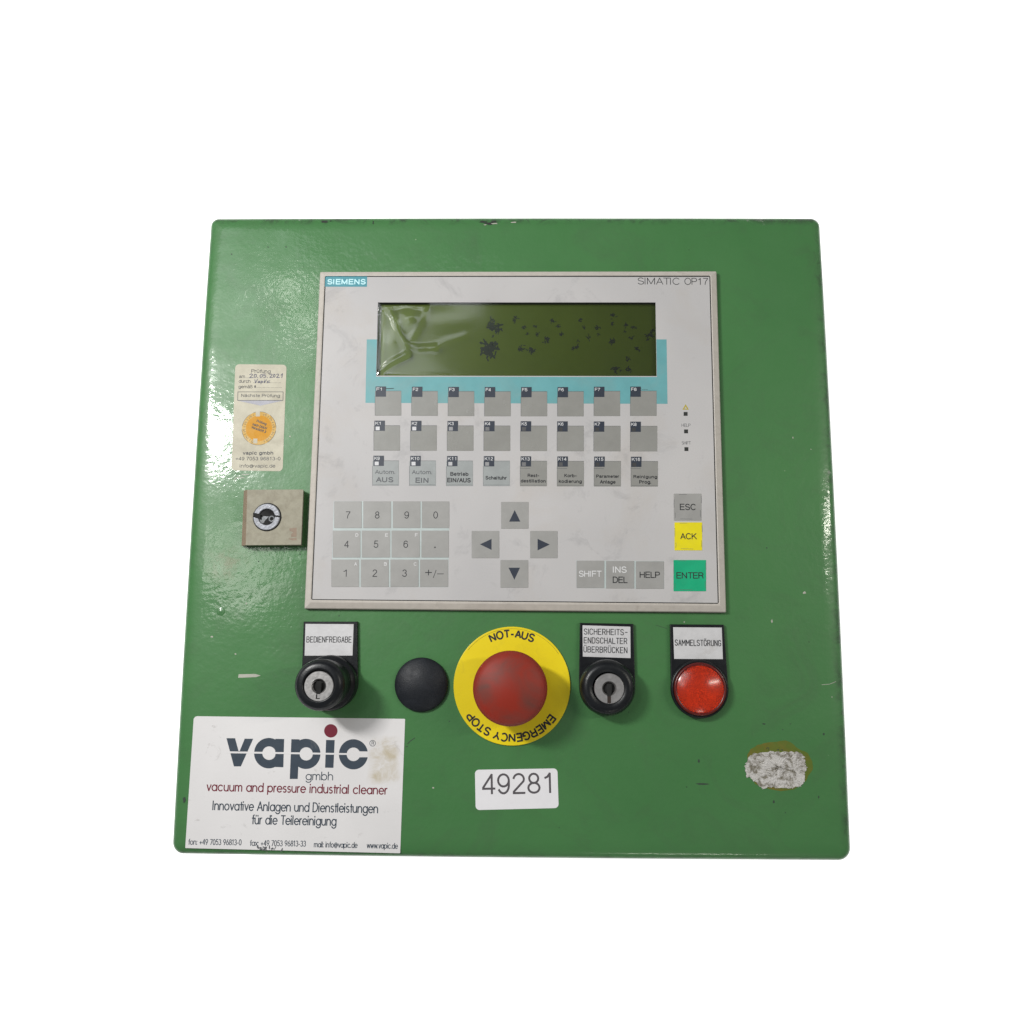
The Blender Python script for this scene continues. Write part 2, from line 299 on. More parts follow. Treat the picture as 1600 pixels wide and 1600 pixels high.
class MB:
    def __init__(s): s.v = []; s.f = []; s.m = []; s.sm = []
    def add(s, vs, fs, mi=0, smooth=False):
        o = len(s.v); s.v += vs
        for f in fs: s.f.append([i + o for i in f]); s.m.append(mi); s.sm.append(smooth)
    def slab(s, pts, z0, z1, bev=0.0, mi=0, side=None, steps=1, smooth=False):
        pts = ccw(pts); n = len(pts); rings = [([(x, y) for x, y in pts], z0)]
        if bev > 0:
            for k in range(steps + 1):
                a = math.pi / 2 * k / steps
                rings.append((poly_offset(pts, bev * (1 - math.cos(a))), z1 - bev * (1 - math.sin(a))))
        else: rings.append((pts, z1))
        vs = [(x, y, z) for p, z in rings for x, y in p]; fs = []
        for r in range(len(rings) - 1):
            for i in range(n):
                j = (i + 1) % n; fs.append([r * n + i, r * n + j, (r + 1) * n + j, (r + 1) * n + i])
        s.add(vs, fs, mi if side is None else side, smooth)
        o = (len(rings) - 1) * n
        s.add([vs[o + i] for i in range(n)], [list(range(n))], mi)
        s.add([vs[i] for i in range(n)], [list(range(n))[::-1]], mi)
    def flat(s, pts, z, mi=0):
        pts = ccw(pts); s.add([(x, y, z) for x, y in pts], [list(range(len(pts)))], mi)
    def lathe(s, cx, cy, prof, n=64, mi=0, smooth=True, mats=None):
        vs = []; 
        for r, z in prof:
            for k in range(n): vs.append((cx + r * math.cos(2 * math.pi * k / n), cy + r * math.sin(2 * math.pi * k / n), z))
        for a in range(len(prof) - 1):
            fs = [[a * n + k, a * n + (k + 1) % n, (a + 1) * n + (k + 1) % n, (a + 1) * n + k] for k in range(n)]
            if a == 0: o = len(s.v); s.v += vs
            for f in fs: s.f.append([i + o for i in f]); s.m.append(mats[a] if mats else mi); s.sm.append(smooth)
        if prof[-1][0] < 0.02: pass
    def ring(s, outer, inner, z, mi=0):
        n = len(outer); vs = [(x, y, z) for x, y in outer] + [(x, y, z) for x, y in inner]
        s.add(vs, [[i, (i + 1) % n, n + (i + 1) % n, n + i] for i in range(n)], mi)
    def ribbon(s, pts, w, z, mi=0, closed=False, cap=0.5):
        """a flat stroke of width w along pts"""
        P = [Vector(p) for p in pts]
        P = [p for i, p in enumerate(P) if i == 0 or (p - P[i - 1]).length > 1e-5]
        if len(P) < 2: return
        for i in range(1, len(P) - 1):
            if (P[i] - P[i - 1]).normalized().dot((P[i + 1] - P[i]).normalized()) < -0.25:
                s.ribbon([tuple(p) for p in P[:i + 1]], w, z, mi, False, cap); s.ribbon([tuple(p) for p in P[i:]], w, z + 0.003, mi, False, cap); return
        if len(P) > 5 and (P[0] - P[-1]).length < 1e-3 * (P[0] - P[2]).length + 1e-6: P = P[:-1]; closed = True
        if not closed and cap:
            P[0] = P[0] + (P[0] - P[1]).normalized() * w * cap * 0.5; P[-1] = P[-1] + (P[-1] - P[-2]).normalized() * w * cap * 0.5
        n = len(P); L_ = []; R_ = []
        for i in range(n):
            if closed: a = P[i - 1]; b = P[(i + 1) % n]; e1 = (P[i] - a).normalized(); e2 = (b - P[i]).normalized()
            else:
                e1 = (P[i] - P[i - 1]).normalized() if i > 0 else (P[1] - P[0]).normalized()
                e2 = (P[i + 1] - P[i]).normalized() if i < n - 1 else e1
            n1 = Vector((-e1.y, e1.x)); n2 = Vector((-e2.y, e2.x)); k = max(1 + n1.dot(n2), 0.35); v = (n1 + n2) / k * w / 2
            L_.append(P[i] + v); R_.append(P[i] - v)
        vs = [(p.x, p.y, z) for p in L_] + [(p.x, p.y, z) for p in R_]
        fs = [[n + i, n + i + 1, i + 1, i] for i in range(n - 1)]
        if closed: fs.append([2 * n - 1, n, 0, n - 1])
        s.add(vs, fs, mi)
    def build(s, name, mats, parent=None, origin=None, label=None, kind=None):
        me = bpy.data.meshes.new(name); ox, oy, oz = origin or (0, 0, 0)
        me.from_pydata([((x - ox) * MM, (y - oy) * MM, (z - oz) * MM) for x, y, z in s.v], [], s.f)
        for m in (mats if isinstance(mats, (list, tuple)) else [mats]): me.materials.append(m)
        me.polygons.foreach_set('material_index', s.m); me.polygons.foreach_set('use_smooth', s.sm); me.update()
        o = bpy.data.objects.new(name, me); COL.objects.link(o); o.parent = parent
        po = Vector((0, 0, 0)); p = parent
        while p is not None: po += Vector(p.location); p = p.parent
        o.location = Vector((ox * MM, oy * MM, oz * MM)) - po
        if label: o['label'] = label
        if kind: o['kind'] = kind
        return o

# ------------------------------------------------------------------ lettering: stroke font (geometric sans / engraved)
def arc(cx, cy, rx, ry, a0, a1, n=12):
    return [(cx + rx * math.cos(math.radians(a0 + (a1 - a0) * k / n)), cy + ry * math.sin(math.radians(a0 + (a1 - a0) * k / n))) for k in range(n + 1)]
O_ = lambda cx=3.4: arc(cx, 3.4, 3.4, 3.4, 0, 360, 20)
G = {   # lower case, x-height 6.8, cap height 10:  (advance, strokes)
 'a': (8.6, [O_(), [(6.8, 6.8), (6.8, 0)]]), 'b': (8.6, [O_(), [(0, 10), (0, 0)]]), 'c': (8.3, [arc(3.4, 3.4, 3.4, 3.4, 42, 318, 16)]),
 'd': (8.6, [O_(), [(6.8, 10), (6.8, 0)]]), 'e': (8.3, [[(0.1, 3.5), (6.8, 3.5)] + arc(3.4, 3.4, 3.4, 3.4, 0, 318, 18)[0:]]),
 'f': (4.4, [arc(3.2, 8.4, 1.6, 1.6, 90, 180, 5) + [(1.6, 0)], [(0, 6.5), (3.3, 6.5)]]),
 'g': (8.6, [O_(), [(6.8, 6.8), (6.8, -0.5)] + arc(3.4, -0.5, 3.4, 2.6, 0, -160, 10)]),
 'h': (7.8, [[(0, 10), (0, 0)], [(0, 3.9)] + arc(2.9, 3.9, 2.9, 2.9, 180, 0, 10) + [(5.8, 0)]]),
 'i': (2.4, [[(0, 6.8), (0, 0)], [(0, 8.9), (0, 9.9)]]), 'l': (2.4, [[(0, 10), (0, 0)]]),
 'm': (11.4, [[(0, 6.8), (0, 0)], [(0, 4.4)] + arc(2.35, 4.4, 2.35, 2.4, 180, 0, 8) + [(4.7, 0)], [(4.7, 4.4)] + arc(7.05, 4.4, 2.35, 2.4, 180, 0, 8) + [(9.4, 0)]]),
 'n': (7.8, [[(0, 6.8), (0, 0)], [(0, 3.9)] + arc(2.9, 3.9, 2.9, 2.9, 180, 0, 10) + [(5.8, 0)]]), 'o': (8.6, [O_()]),
 'p': (8.6, [O_(), [(0, 6.8), (0, -3)]]), 'r': (4.4, [[(0, 6.8), (0, 0)], arc(2.6, 4.0, 2.6, 2.8, 180, 85, 6)]),
 's': (6.0, [arc(2.2, 5.1, 1.9, 1.7, 40, 270, 9)[:-1] + arc(2.2, 1.75, 2.1, 1.75, 90, -140, 10)]),
 't': (4.2, [[(1.6, 9.2), (1.6, 0)], [(0, 6.5), (3.2, 6.5)]]), 'u': (7.8, [[(0, 6.8), (0, 2.9)] + arc(2.9, 2.9, 2.9, 2.9, 180, 360, 10) + [(5.8, 6.8)], [(5.8, 2.9), (5.8, 0)]]),
 'v': (7.0, [[(0, 6.8), (2.8, 0), (5.6, 6.8)]]), 'w': (10.2, [[(0, 6.8), (2.2, 0), (4.4, 6.6), (6.6, 0), (8.8, 6.8)]]), 'x': (6.8, [[(0, 6.8), (5.2, 0)], [(5.2, 6.8), (0, 0)]]),
 'ü': (7.8, [[(0, 6.8), (0, 2.9)] + arc(2.9, 2.9, 2.9, 2.9, 180, 360, 10) + [(5.8, 6.8)], [(5.8, 2.9), (5.8, 0)], [(1.4, 8.8), (1.4, 9.8)], [(4.4, 8.8), (4.4, 9.8)]]),
 'A': (9.6, [[(0, 0), (4, 10), (8, 0)], [(1.4, 3.2), (6.6, 3.2)]]), 'D': (9.0, [[(0, 0), (0, 10), (2.6, 10)] + arc(2.6, 5, 4.6, 5, 90, -90, 12) + [(0, 0)]]),
 'I': (2.6, [[(0, 10), (0, 0)]]), 'T': (7.4, [[(3.2, 10), (3.2, 0)], [(0, 9.8), (6.4, 9.8)]]),
 '0': (7.4, [arc(2.8, 5, 2.8, 5, 0, 360, 18)]), '1': (5.0, [[(0, 8.2), (2, 10), (2, 0)]]),
 '3': (7.2, [arc(2.6, 7.5, 2.4, 2.4, 150, -80, 9) + arc(2.6, 2.6, 2.9, 2.6, 85, -150, 10)]), '4': (7.4, [[(4.4, 0), (4.4, 10), (0, 3), (6, 3)]]),
 '5': (7.2, [[(5, 10), (1.2, 10), (0.6, 5.6)] + arc(2.6, 3.2, 2.9, 3.1, 120, -150, 12)]), '6': (7.4, [arc(2.8, 2.9, 2.8, 2.9, 0, 360, 16), [(0.4, 4.4), (3.6, 10)]]),
 '7': (6.8, [[(0, 9.8), (5.2, 9.8), (1.4, 0)]]), '8': (7.4, [arc(2.8, 7.5, 2.3, 2.4, 0, 360, 14), arc(2.8, 2.6, 2.8, 2.6, 0, 360, 16)]),
 '9': (7.4, [arc(2.8, 7.1, 2.8, 2.9, 0, 360, 16), [(5.2, 5.6), (2.0, 0)]]), '+': (7.2, [[(0, 3.6), (5.2, 3.6)], [(2.6, 6.2), (2.6, 1.0)]]),
 '-': (4.6, [[(0, 3.6), (2.8, 3.6)]]), ':': (2.6, [[(0, 0), (0, 1)], [(0, 5.6), (0, 6.6)]]), '.': (2.6, [[(0, 0), (0, 1)]]), ' ': (4.4, []),
 '@': (11.6, [arc(4.9, 3.8, 2.2, 2.3, 0, 360, 12), [(7.1, 6.0), (7.0, 2.6), (8.2, 1.8), (9.4, 3.8)] + arc(4.9, 3.8, 4.6, 4.6, 0, 300, 18)]),
 '§': (5, [arc(2, 7.5, 1.6, 1.8, 30, 270, 8) + arc(2, 3, 1.6, 1.8, 90, -150, 8), arc(2, 5, 1.8, 1.6, 0, 360, 10)])}
def rr(x0, y0, x1, y1, r, a=0):   # open rounded paths help the engraved capitals
    return arc(x1 - r, y1 - r, r, r, 0, 90, 4) + arc(x0 + r, y1 - r, r, r, 90, 180, 4) + arc(x0 + r, y0 + r, r, r, 180, 270, 4) + arc(x1 - r, y0 + r, r, r, 270, 360, 4)
E_ = {   # engraved narrow capitals, height 10, width 5
 'A': (6.8, [[(0, 0), (2.5, 10), (5, 0)], [(0.8, 3), (4.2, 3)]]),
 'B': (7, [[(0, 0), (0, 10), (3, 10)] + arc(3, 7.7, 1.7, 2.3, 90, -90, 6) + [(0, 5.4)], [(3, 5.4)] + arc(3, 2.7, 2, 2.7, 90, -90, 6) + [(0, 0)]]),
 'C': (7, [arc(2.5, 7.5, 2.5, 2.5, 10, 180, 8) + arc(2.5, 2.5, 2.5, 2.5, 180, 350, 8)]),
 'D': (7, [[(0, 0), (0, 10), (2.4, 10)] + arc(2.4, 7.4, 2.6, 2.6, 90, 0, 5) + arc(2.4, 2.6, 2.6, 2.6, 0, -90, 5) + [(0, 0)]]),
 'E': (6.8, [[(4.8, 10), (0, 10), (0, 0), (4.8, 0)], [(0, 5.2), (4, 5.2)]]), 'F': (6.6, [[(4.8, 10), (0, 10), (0, 0)], [(0, 5.2), (4, 5.2)]]),
 'G': (7, [arc(2.5, 7.5, 2.5, 2.5, 10, 180, 8) + arc(2.5, 2.5, 2.5, 2.5, 180, 360, 8) + [(5, 4.8), (2.8, 4.8)]]),
 'H': (7, [[(0, 0), (0, 10)], [(5, 0), (5, 10)], [(0, 5.2), (5, 5.2)]]), 'I': (2.2, [[(0, 0), (0, 10)]]),
 'K': (7, [[(0, 0), (0, 10)], [(4.8, 10), (0, 4.2)], [(1.6, 6), (5, 0)]]), 'L': (6.2, [[(0, 10), (0, 0), (4.6, 0)]]),
 'M': (8.2, [[(0, 0), (0, 10), (3.1, 3.5), (6.2, 10), (6.2, 0)]]), 'N': (7, [[(0, 0), (0, 10), (5, 0), (5, 10)]]),
 'O': (7, [rr(0, 0, 5, 10, 2.5) + [(5, 5)]]), 'Ö': (7, [rr(0, 0, 5, 10, 2.5) + [(5, 5)], [(1.3, 11.6), (1.3, 12.6)], [(3.7, 11.6), (3.7, 12.6)]]),
 'R': (7, [[(0, 0), (0, 10), (3, 10)] + arc(3, 7.4, 1.9, 2.6, 90, -90, 6) + [(0, 4.8)], [(2.7, 4.8), (5, 0)]]),
 'S': (7, [arc(2.5, 7.6, 2.4, 2.4, 15, 240, 9) + [(3.8, 4.5)] + arc(2.5, 2.5, 2.5, 2.5, 45, -165, 9)]),
 'T': (6.6, [[(0, 10), (5, 10)], [(2.5, 10), (2.5, 0)]]), 'U': (7, [[(0, 10), (0, 2.5)] + arc(2.5, 2.5, 2.5, 2.5, 180, 360, 8) + [(5, 10)]]),
 'Ü': (7, [[(0, 10), (0, 2.5)] + arc(2.5, 2.5, 2.5, 2.5, 180, 360, 8) + [(5, 10)], [(1.3, 11.8), (1.3, 12.8)], [(3.7, 11.8), (3.7, 12.8)]]),
 '-': (6, [[(0.6, 4.8), (4.2, 4.8)]]), ' ': (4, [])}
def stroke_text(mb, s, x0, y0, x1, y1, h, z, w=1.1, mi=0, font=G):
    out, mn, mx = layout(s, font, max(0.0, w - 1.0) * 0.95); out = [[(a - mn, b) for a, b in p] for p in out]
    b0 = Vector(M(x0, y0, z)); b1 = Vector(M(x1, y1, z)); ux = (b1 - b0) / (mx - mn if mx - mn > 0.1 else 7); uy = Vector((-ux.y, ux.x)).normalized() * h * scale_at(z) / 10
    wm = w * h * scale_at(z) / 10
    for i, p in enumerate(out):
        mb.ribbon([tuple(b0 + ux * a + uy * b) for a, b in p], wm, z + 0.006 * (i % 3), mi, cap=0.6)


def bw(a0=0, a1=360, n=18): return arc(2.7, 3.6, 2.7, 3.6, a0, a1, n)
HV = {   # plain grotesque, cap height 10, x-height 7.2
 'A': (7.9, [[(0, 0), (3.5, 10), (7, 0)], [(1.2, 3.4), (5.8, 3.4)]]),
 'B': (7.8, [[(0, 0), (0, 10), (3.6, 10)] + arc(3.6, 7.7, 2.4, 2.3, 90, -90, 8) + [(0, 5.4)], [(3.6, 5.4)] + arc(3.8, 2.7, 2.7, 2.7, 90, -90, 8) + [(0, 0)]]),
 'C': (8.6, [arc(3.8, 5, 3.8, 5.1, 42, 318, 20)]),
 'D': (8.4, [[(0, 0), (0, 10), (3.0, 10)] + arc(3.0, 5, 4.1, 5, 90, -90, 12) + [(0, 0)]]),
 'E': (7.4, [[(6, 10), (0, 10), (0, 0), (6.2, 0)], [(0, 5.2), (5.6, 5.2)]]), 'F': (6.8, [[(5.8, 10), (0, 10), (0, 0)], [(0, 5.1), (5.2, 5.1)]]),
 'G': (8.9, [arc(3.9, 5, 3.9, 5.1, 45, 325, 20) + [(7.3, 4.6), (4.4, 4.6)], [(7.4, 4.6), (7.4, 0.2)]]),
 'H': (8.3, [[(0, 0), (0, 10)], [(6.6, 0), (6.6, 10)], [(0, 5.2), (6.6, 5.2)]]), 'I': (2.6, [[(0, 0), (0, 10)]]),
 'J': (6, [[(4.4, 10), (4.4, 2.4)] + arc(2.2, 2.4, 2.2, 2.4, 0, -180, 8)]),
 'K': (8.0, [[(0, 0), (0, 10)], [(6.2, 10), (0, 3.8)], [(2.3, 6.0), (6.8, 0)]]), 'L': (6.4, [[(0, 10), (0, 0), (5.2, 0)]]),
 'M': (9.8, [[(0, 0), (0, 10), (3.9, 0.6), (7.8, 10), (7.8, 0)]]), 'N': (8.3, [[(0, 0), (0, 10), (6.5, 0), (6.5, 10)]]),
 'O': (9.2, [arc(3.9, 5, 3.9, 5.1, 0, 360, 26)]), 'P': (7.6, [[(0, 0), (0, 10), (3.6, 10)] + arc(3.6, 7.3, 2.6, 2.7, 90, -90, 8) + [(0, 4.6)]]),
 'R': (8.0, [[(0, 0), (0, 10), (3.8, 10)] + arc(3.8, 7.5, 2.5, 2.5, 90, -90, 8) + [(0, 5.0)], [(3.8, 5.0), (5.2, 4.4), (5.9, 2.4), (6.3, 0)]]),
 'S': (7.8, [arc(3.2, 7.55, 2.85, 2.5, 20, 235, 12) + [(4.8, 4.6)] + arc(3.3, 2.55, 3.1, 2.6, 40, -165, 12)]),
 'T': (7.4, [[(0, 10), (6.6, 10)], [(3.3, 10), (3.3, 0)]]), 'U': (8.3, [[(0, 10), (0, 3.2)] + arc(3.25, 3.2, 3.25, 3.3, 180, 360, 12) + [(6.5, 10)]]),
 'V': (7.6, [[(0, 10), (3.4, 0), (6.8, 10)]]), 'W': (10.8, [[(0, 10), (2.5, 0), (5, 9.6), (7.5, 0), (10, 10)]]), 'Y': (7.6, [[(0, 10), (3.4, 4.4), (6.8, 10)], [(3.4, 4.4), (3.4, 0)]]),
 '0': (7.2, [arc(2.7, 5, 2.7, 5, 0, 360, 20)]), '1': (7.2, [[(0.9, 7.7), (2.0, 8.2), (3.2, 10), (3.2, 0)]]),
 '2': (7.2, [arc(2.7, 7.3, 2.5, 2.7, 170, -25, 12) + [(0.2, 0.7), (0.2, 0), (5.5, 0)]]),
 '3': (7.2, [arc(2.6, 7.5, 2.3, 2.5, 165, -75, 10) + arc(2.6, 2.7, 2.7, 2.7, 80, -165, 12)]), '4': (7.2, [[(4.2, 0), (4.2, 10), (0, 3.2), (0, 2.6), (5.6, 2.6)]]),
 '5': (7.2, [[(5, 10), (1.0, 10), (0.5, 5.0)] + arc(2.6, 3.2, 2.8, 3.2, 135, -165, 14)]),
 '6': (7.2, [arc(2.8, 3.2, 2.6, 3.2, 0, 360, 18), [(0.2, 3.4)] + arc(2.9, 5.6, 2.7, 4.4, 185, 35, 10)]),
 '7': (7.2, [[(0, 10), (5.4, 10), (5.4, 9.4)] + arc(6.5, 0, 4.4, 8.6, 118, 180, 6)]),
 '8': (7.2, [arc(2.7, 7.55, 2.2, 2.45, 0, 360, 16), arc(2.7, 2.6, 2.7, 2.6, 0, 360, 18)]),
 '9': (7.2, [arc(2.6, 6.8, 2.6, 3.2, 0, 360, 18), [(5.2, 6.6)] + arc(2.5, 4.4, 2.7, 4.4, 5, -145, 10)]),
 'a': (6.8, [arc(2.6, 5.2, 2.2, 2.0, 160, 0, 8) + [(4.8, 1.2), (5.6, 0)], [(4.8, 4.3), (2.4, 3.9)] + arc(2.0, 1.95, 1.95, 1.95, 95, 280, 8) + [(4.0, 0.6), (4.8, 2.0)]]),
 'b': (6.9, [bw(), [(0, 10), (0, 0)]]), 'c': (6.2, [bw(38, 322)]), 'd': (6.9, [bw(), [(5.4, 10), (5.4, 0)]]), 'e': (6.7, [[(0.1, 3.8), (5.4, 3.8)] + bw(2, 318)]),
 'f': (3.9, [arc(3.0, 8.3, 1.5, 1.7, 80, 180, 5) + [(1.5, 0)], [(0, 7.0), (3.2, 7.0)]]), 'g': (6.9, [bw(), [(5.4, 7.2), (5.4, -0.4)] + arc(2.7, -0.4, 2.7, 2.4, 0, -155, 9)]),
 'h': (6.7, [[(0, 10), (0, 0)], [(0, 4.6)] + arc(2.5, 4.6, 2.5, 2.6, 180, 0, 9) + [(5.0, 0)]]), 'i': (2.5, [[(0, 7.2), (0, 0)], [(0, 9.3), (0, 10.2)]]),
 'k': (6.2, [[(0, 10), (0, 0)], [(4.6, 7.2), (0, 2.6)], [(1.8, 4.2), (5.0, 0)]]), 'l': (2.5, [[(0, 10), (0, 0)]]),
 'm': (10.2, [[(0, 7.2), (0, 0)], [(0, 4.9)] + arc(2.1, 4.9, 2.1, 2.3, 180, 0, 8) + [(4.2, 0)], [(4.2, 4.9)] + arc(6.3, 4.9, 2.1, 2.3, 180, 0, 8) + [(8.4, 0)]]),
 'n': (6.7, [[(0, 7.2), (0, 0)], [(0, 4.6)] + arc(2.5, 4.6, 2.5, 2.6, 180, 0, 9) + [(5.0, 0)]]), 'o': (6.9, [bw()]), 'p': (6.9, [bw(), [(0, 7.2), (0, -2.8)]]),
 'r': (4.2, [[(0, 7.2), (0, 0)], arc(2.6, 4.2, 2.6, 3.0, 180, 80, 6)]), 's': (6.0, [arc(2.3, 5.4, 2.0, 1.8, 25, 255, 9) + arc(2.3, 1.85, 2.2, 1.85, 70, -165, 9)]),
 't': (3.8, [[(1.5, 9.4), (1.5, 1.6)] + arc(2.8, 1.6, 1.3, 1.6, 180, 280, 5), [(0, 7.0), (3.0, 7.0)]]), 'u': (6.7, [[(0, 7.2), (0, 2.6)] + arc(2.5, 2.6, 2.5, 2.6, 180, 360, 9), [(5.0, 7.2), (5.0, 0)]]),
 'ü': (6.7, [[(0, 7.2), (0, 2.6)] + arc(2.5, 2.6, 2.5, 2.6, 180, 360, 9), [(5.0, 7.2), (5.0, 0)], [(1.4, 9.2), (1.4, 10.1)], [(3.7, 9.2), (3.7, 10.1)]]),
 'v': (6.2, [[(0, 7.2), (2.6, 0), (5.2, 7.2)]]), 'w': (9, [[(0, 7.2), (2, 0), (4, 7), (6, 0), (8, 7.2)]]), 'x': (6, [[(0, 7.2), (5, 0)], [(5, 7.2), (0, 0)]]),
 '+': (7.4, [[(0, 4.2), (6, 4.2)], [(3, 7.2), (3, 1.2)]]), '-': (5.2, [[(0, 4.0), (3.8, 4.0)]]), '.': (2.8, [[(0, 0.1), (0, 1.1)]]), '/': (4.2, [[(0, 0), (3, 10)]]), ' ': (3.4, []),
 '@': G['@'], '§': G['§']}
HV['ä'] = (HV['a'][0], HV['a'][1] + [[(1.4, 9.2), (1.4, 10.1)], [(3.6, 9.2), (3.6, 10.1)]])
HV['ß'] = (6.8, [[(0, 0), (0, 7.8)] + arc(2.2, 7.8, 2.2, 2.2, 180, -60, 9) + [(2.4, 5.6)] + arc(2.8, 2.8, 2.5, 2.8, 80, -110, 9)])
def layout(s, font, track=0.0):
    x = 0; out = []
    for ch in s:
        adv, st = font[ch]
        for p in st: out.append([(x + a, b) for a, b in p])
        x += adv + track
    xs = [a for p in out for a, b in p]; return out, min(xs), max(xs)
def text(mb, s, x0, y0, x1, y1, h, z, mi=0, off=0.0, sp=1.0):
    """s written from photo pixel (x0,y0) to (x1,y1) on the baseline, cap height h pixels"""
    w = 1.38 + off * 40; h = h * 1.07
    stroke_text(mb, s, x0 + w * h / 20, y0 - w * h / 20, x1 - w * h / 20, y1 - w * h / 20, h * (1 - w / 10), z, w * 1.1, mi, HV)
def arc_text(mb, s, c, r, a0, a1, h, z, mi=0, w=2.35):
    """s written clockwise from angle a0 to a1 (degrees from 12 o'clock), tops outward"""
    out, i0, i1 = layout(s, HV, 0.9); k = h / 10
    for i, p in enumerate(out):
        q = []
        for j in range(len(p)):
            if j and len(p) < 5:
                for m in (0.33, 0.66): q.append((p[j - 1][0] + (p[j][0] - p[j - 1][0]) * m, p[j - 1][1] + (p[j][1] - p[j - 1][1]) * m))
            q.append(p[j])
        pts = []
        for x, y in q:
            t = math.radians(a0 + (a1 - a0) * (x - i0) / (i1 - i0)); rr_ = r + y * k; pts.append((c[0] + rr_ * math.sin(t), c[1] + rr_ * math.cos(t)))
        mb.ribbon(pts, w * k, z + 0.006 * (i % 3), mi, cap=0.0)

# ================================================================== glowing white plane added below to whiten the background
mb = MB(); n = 64
mb.flat([(-6000, -6000), (6000, -6000), (6000, 6000), (-6000, 6000)], -80)
tm, N, L, P = new_mat('glow_backdrop_white')
P.inputs['Base Color'].default_value = (0.8, 0.8, 0.8, 1); P.inputs['Roughness'].default_value = 0.6
P.inputs['Emission Color'].default_value = (1, 1, 1, 1); P.inputs['Emission Strength'].default_value = 0.9
o = mb.build('glow_backdrop', tm, None, (0, 0, -80)); o['kind'] = 'structure'

# ================================================================== the control panel
root = bpy.data.objects.new('control_panel', None); COL.objects.link(root); root.location = (0, -0.0485, -0.0798)
root.empty_display_size = 0.05
root['label'] = 'green painted square operator control panel with grey keypad display, red stop button and stickers'
root['category'] = 'control panel'

# --- folded front sheet
def side(a, b, bulge, n=14):
    a = Vector(a); b = Vector(b); d = b - a; nn = Vector((d.y, -d.x)).normalized()
    return [tuple(a + d * t + nn * bulge * 4 * t * (1 - t)) for t in [k / n for k in range(n + 1)]]
TLc, TRc, BRc, BLc = M(330.3, 342, -4), M(1280.3, 341.5, -4), M(1329.5, 1344.5, -4), M(269, 1334, -4)
def corner(a, p, b, r, seg=7):
    o = rounded([a, p, b], r, seg); return None
base = rounded([BLc, BRc, TRc, TLc], [5.5, 5.0, 4.8, 4.2], 8)  # bottom left, bottom right, top right, top left
# add gentle bulge of about 1 mm on the long sides
def bulged(pts, amt):
    out = []
    n = len(pts)
    for i in range(n):
        a = Vector(pts[i]); b = Vector(pts[(i + 1) % n]); out.append(pts[i])
        if (b - a).length > 60:
            d = b - a; nn = Vector((d.y, -d.x)).normalized()
            am = amt[0] if abs(d.x) > abs(d.y) else amt[1]
            for k in range(1, 16):
                t = k / 16; out.append(tuple(a + d * t + nn * am * 4 * t * (1 - t)))
    return out
outline = bulged(ccw(base), (0.35, 0.75))
mb = MB(); nO = len(outline)
prof = [(0.6, -24), (0.0, -22), (0.0, -6.0)]
R_ = 6.0
ang = [(0, 84), (.25, 70), (.6, 56), (1.2, 44), (2.0, 32), (3.0, 22), (4.0, 15), (5.0, 10.5), (6.3, 7), (7.8, 4), (9.2, 1.8), (10.5, 0)]
zz_ = 0.0; tail = [(10.5, 0.0)]
for (d0, a0), (d1, a1) in zip(ang[-2::-1], ang[:0:-1]):
    zz_ -= (d1 - d0) * (math.tan(math.radians(a0)) + math.tan(math.radians(a1))) / 2; tail.append((d0, zz_))
def fold_z(d):
    for (d1, z1), (d0, z0) in zip(tail, tail[1:]):
        if d0 <= d <= d1: return z0 + (z1 - z0) * (d - d0) / (d1 - d0)
    return 0.0 if d > 10.5 else zz_
prof = [(0.6, -24), (0.0, -22), (0.0, zz_ - 0.3)] + tail[::-1]
quad4 = ccw([BLc, BRc, TRc, TLc]); rad4 = {0: 6.5, 1: 7.0, 2: 6.0, 3: 5.2}
def inset_outline(d): return bulged(rounded(poly_offset(quad4, d), [max(rad4[i] - d, 0.8 + 0.02 * i) for i in range(4)], 8), (0.35, 0.75))
rings = [[(x, y, z) for x, y in inset_outline(d)] for d, z in prof]
# a very slight fall of the face towards the folds
vs = [v for r in rings for v in r]; fs = []
for r in range(len(rings) - 1):
    for i in range(nO):
        j = (i + 1) % nO; fs.append([r * nO + i, r * nO + j, (r + 1) * nO + j, (r + 1) * nO + i])
mb.add(vs, fs, 0, True)
mb.add([v for v in rings[-1]], [list(range(nO))], 0, False)
front = mb.build('front_sheet', PAINT, root, (0, -49, -24))
mb = MB(); mb.slab(inset_outline(4.0), -79.8, -22.5, 0, 0)
mb.build('rear_housing', PAINT, root, (0, -49, -79.8))

# --- small damage on the paint
def blob(px, py, rx, ry, n=9, z=0.05, jit=0.35, rot=0):
    c = Vector(M(px, py)); s = scale_at(0); out = []
    for k in range(n):
        a = 2 * math.pi * k / n; q = 1 + random.uniform(-jit, jit); x = rx * math.cos(a) * q; y = ry * math.sin(a) * q
        out.append((c.x + (x * math.cos(rot) - y * math.sin(rot)) * s, c.y + (x * math.sin(rot) + y * math.cos(rot)) * s))
    return out
mb = MB()
mb.slab(quad([(373, 1053.5), (399, 1053), (407.5, 1055.5), (400, 1058), (372, 1059)]), -0.1, 0.05); mb.build('paint_chip', CHIP, root, M(390, 1056) + (0,))
mb = MB()
for p in ([(365, 750), (369, 746), (373, 745.5), (381, 746.5)], [(378, 741), (383, 742), (389, 741)], [(401, 720), (408, 716)][:0]):
    if p: mb.ribbon([M(*q) for q in p], 0.45, 0.05)
mb.build('paint_scratch', CHIP, root, M(375, 745) + (0,))
mb = MB()
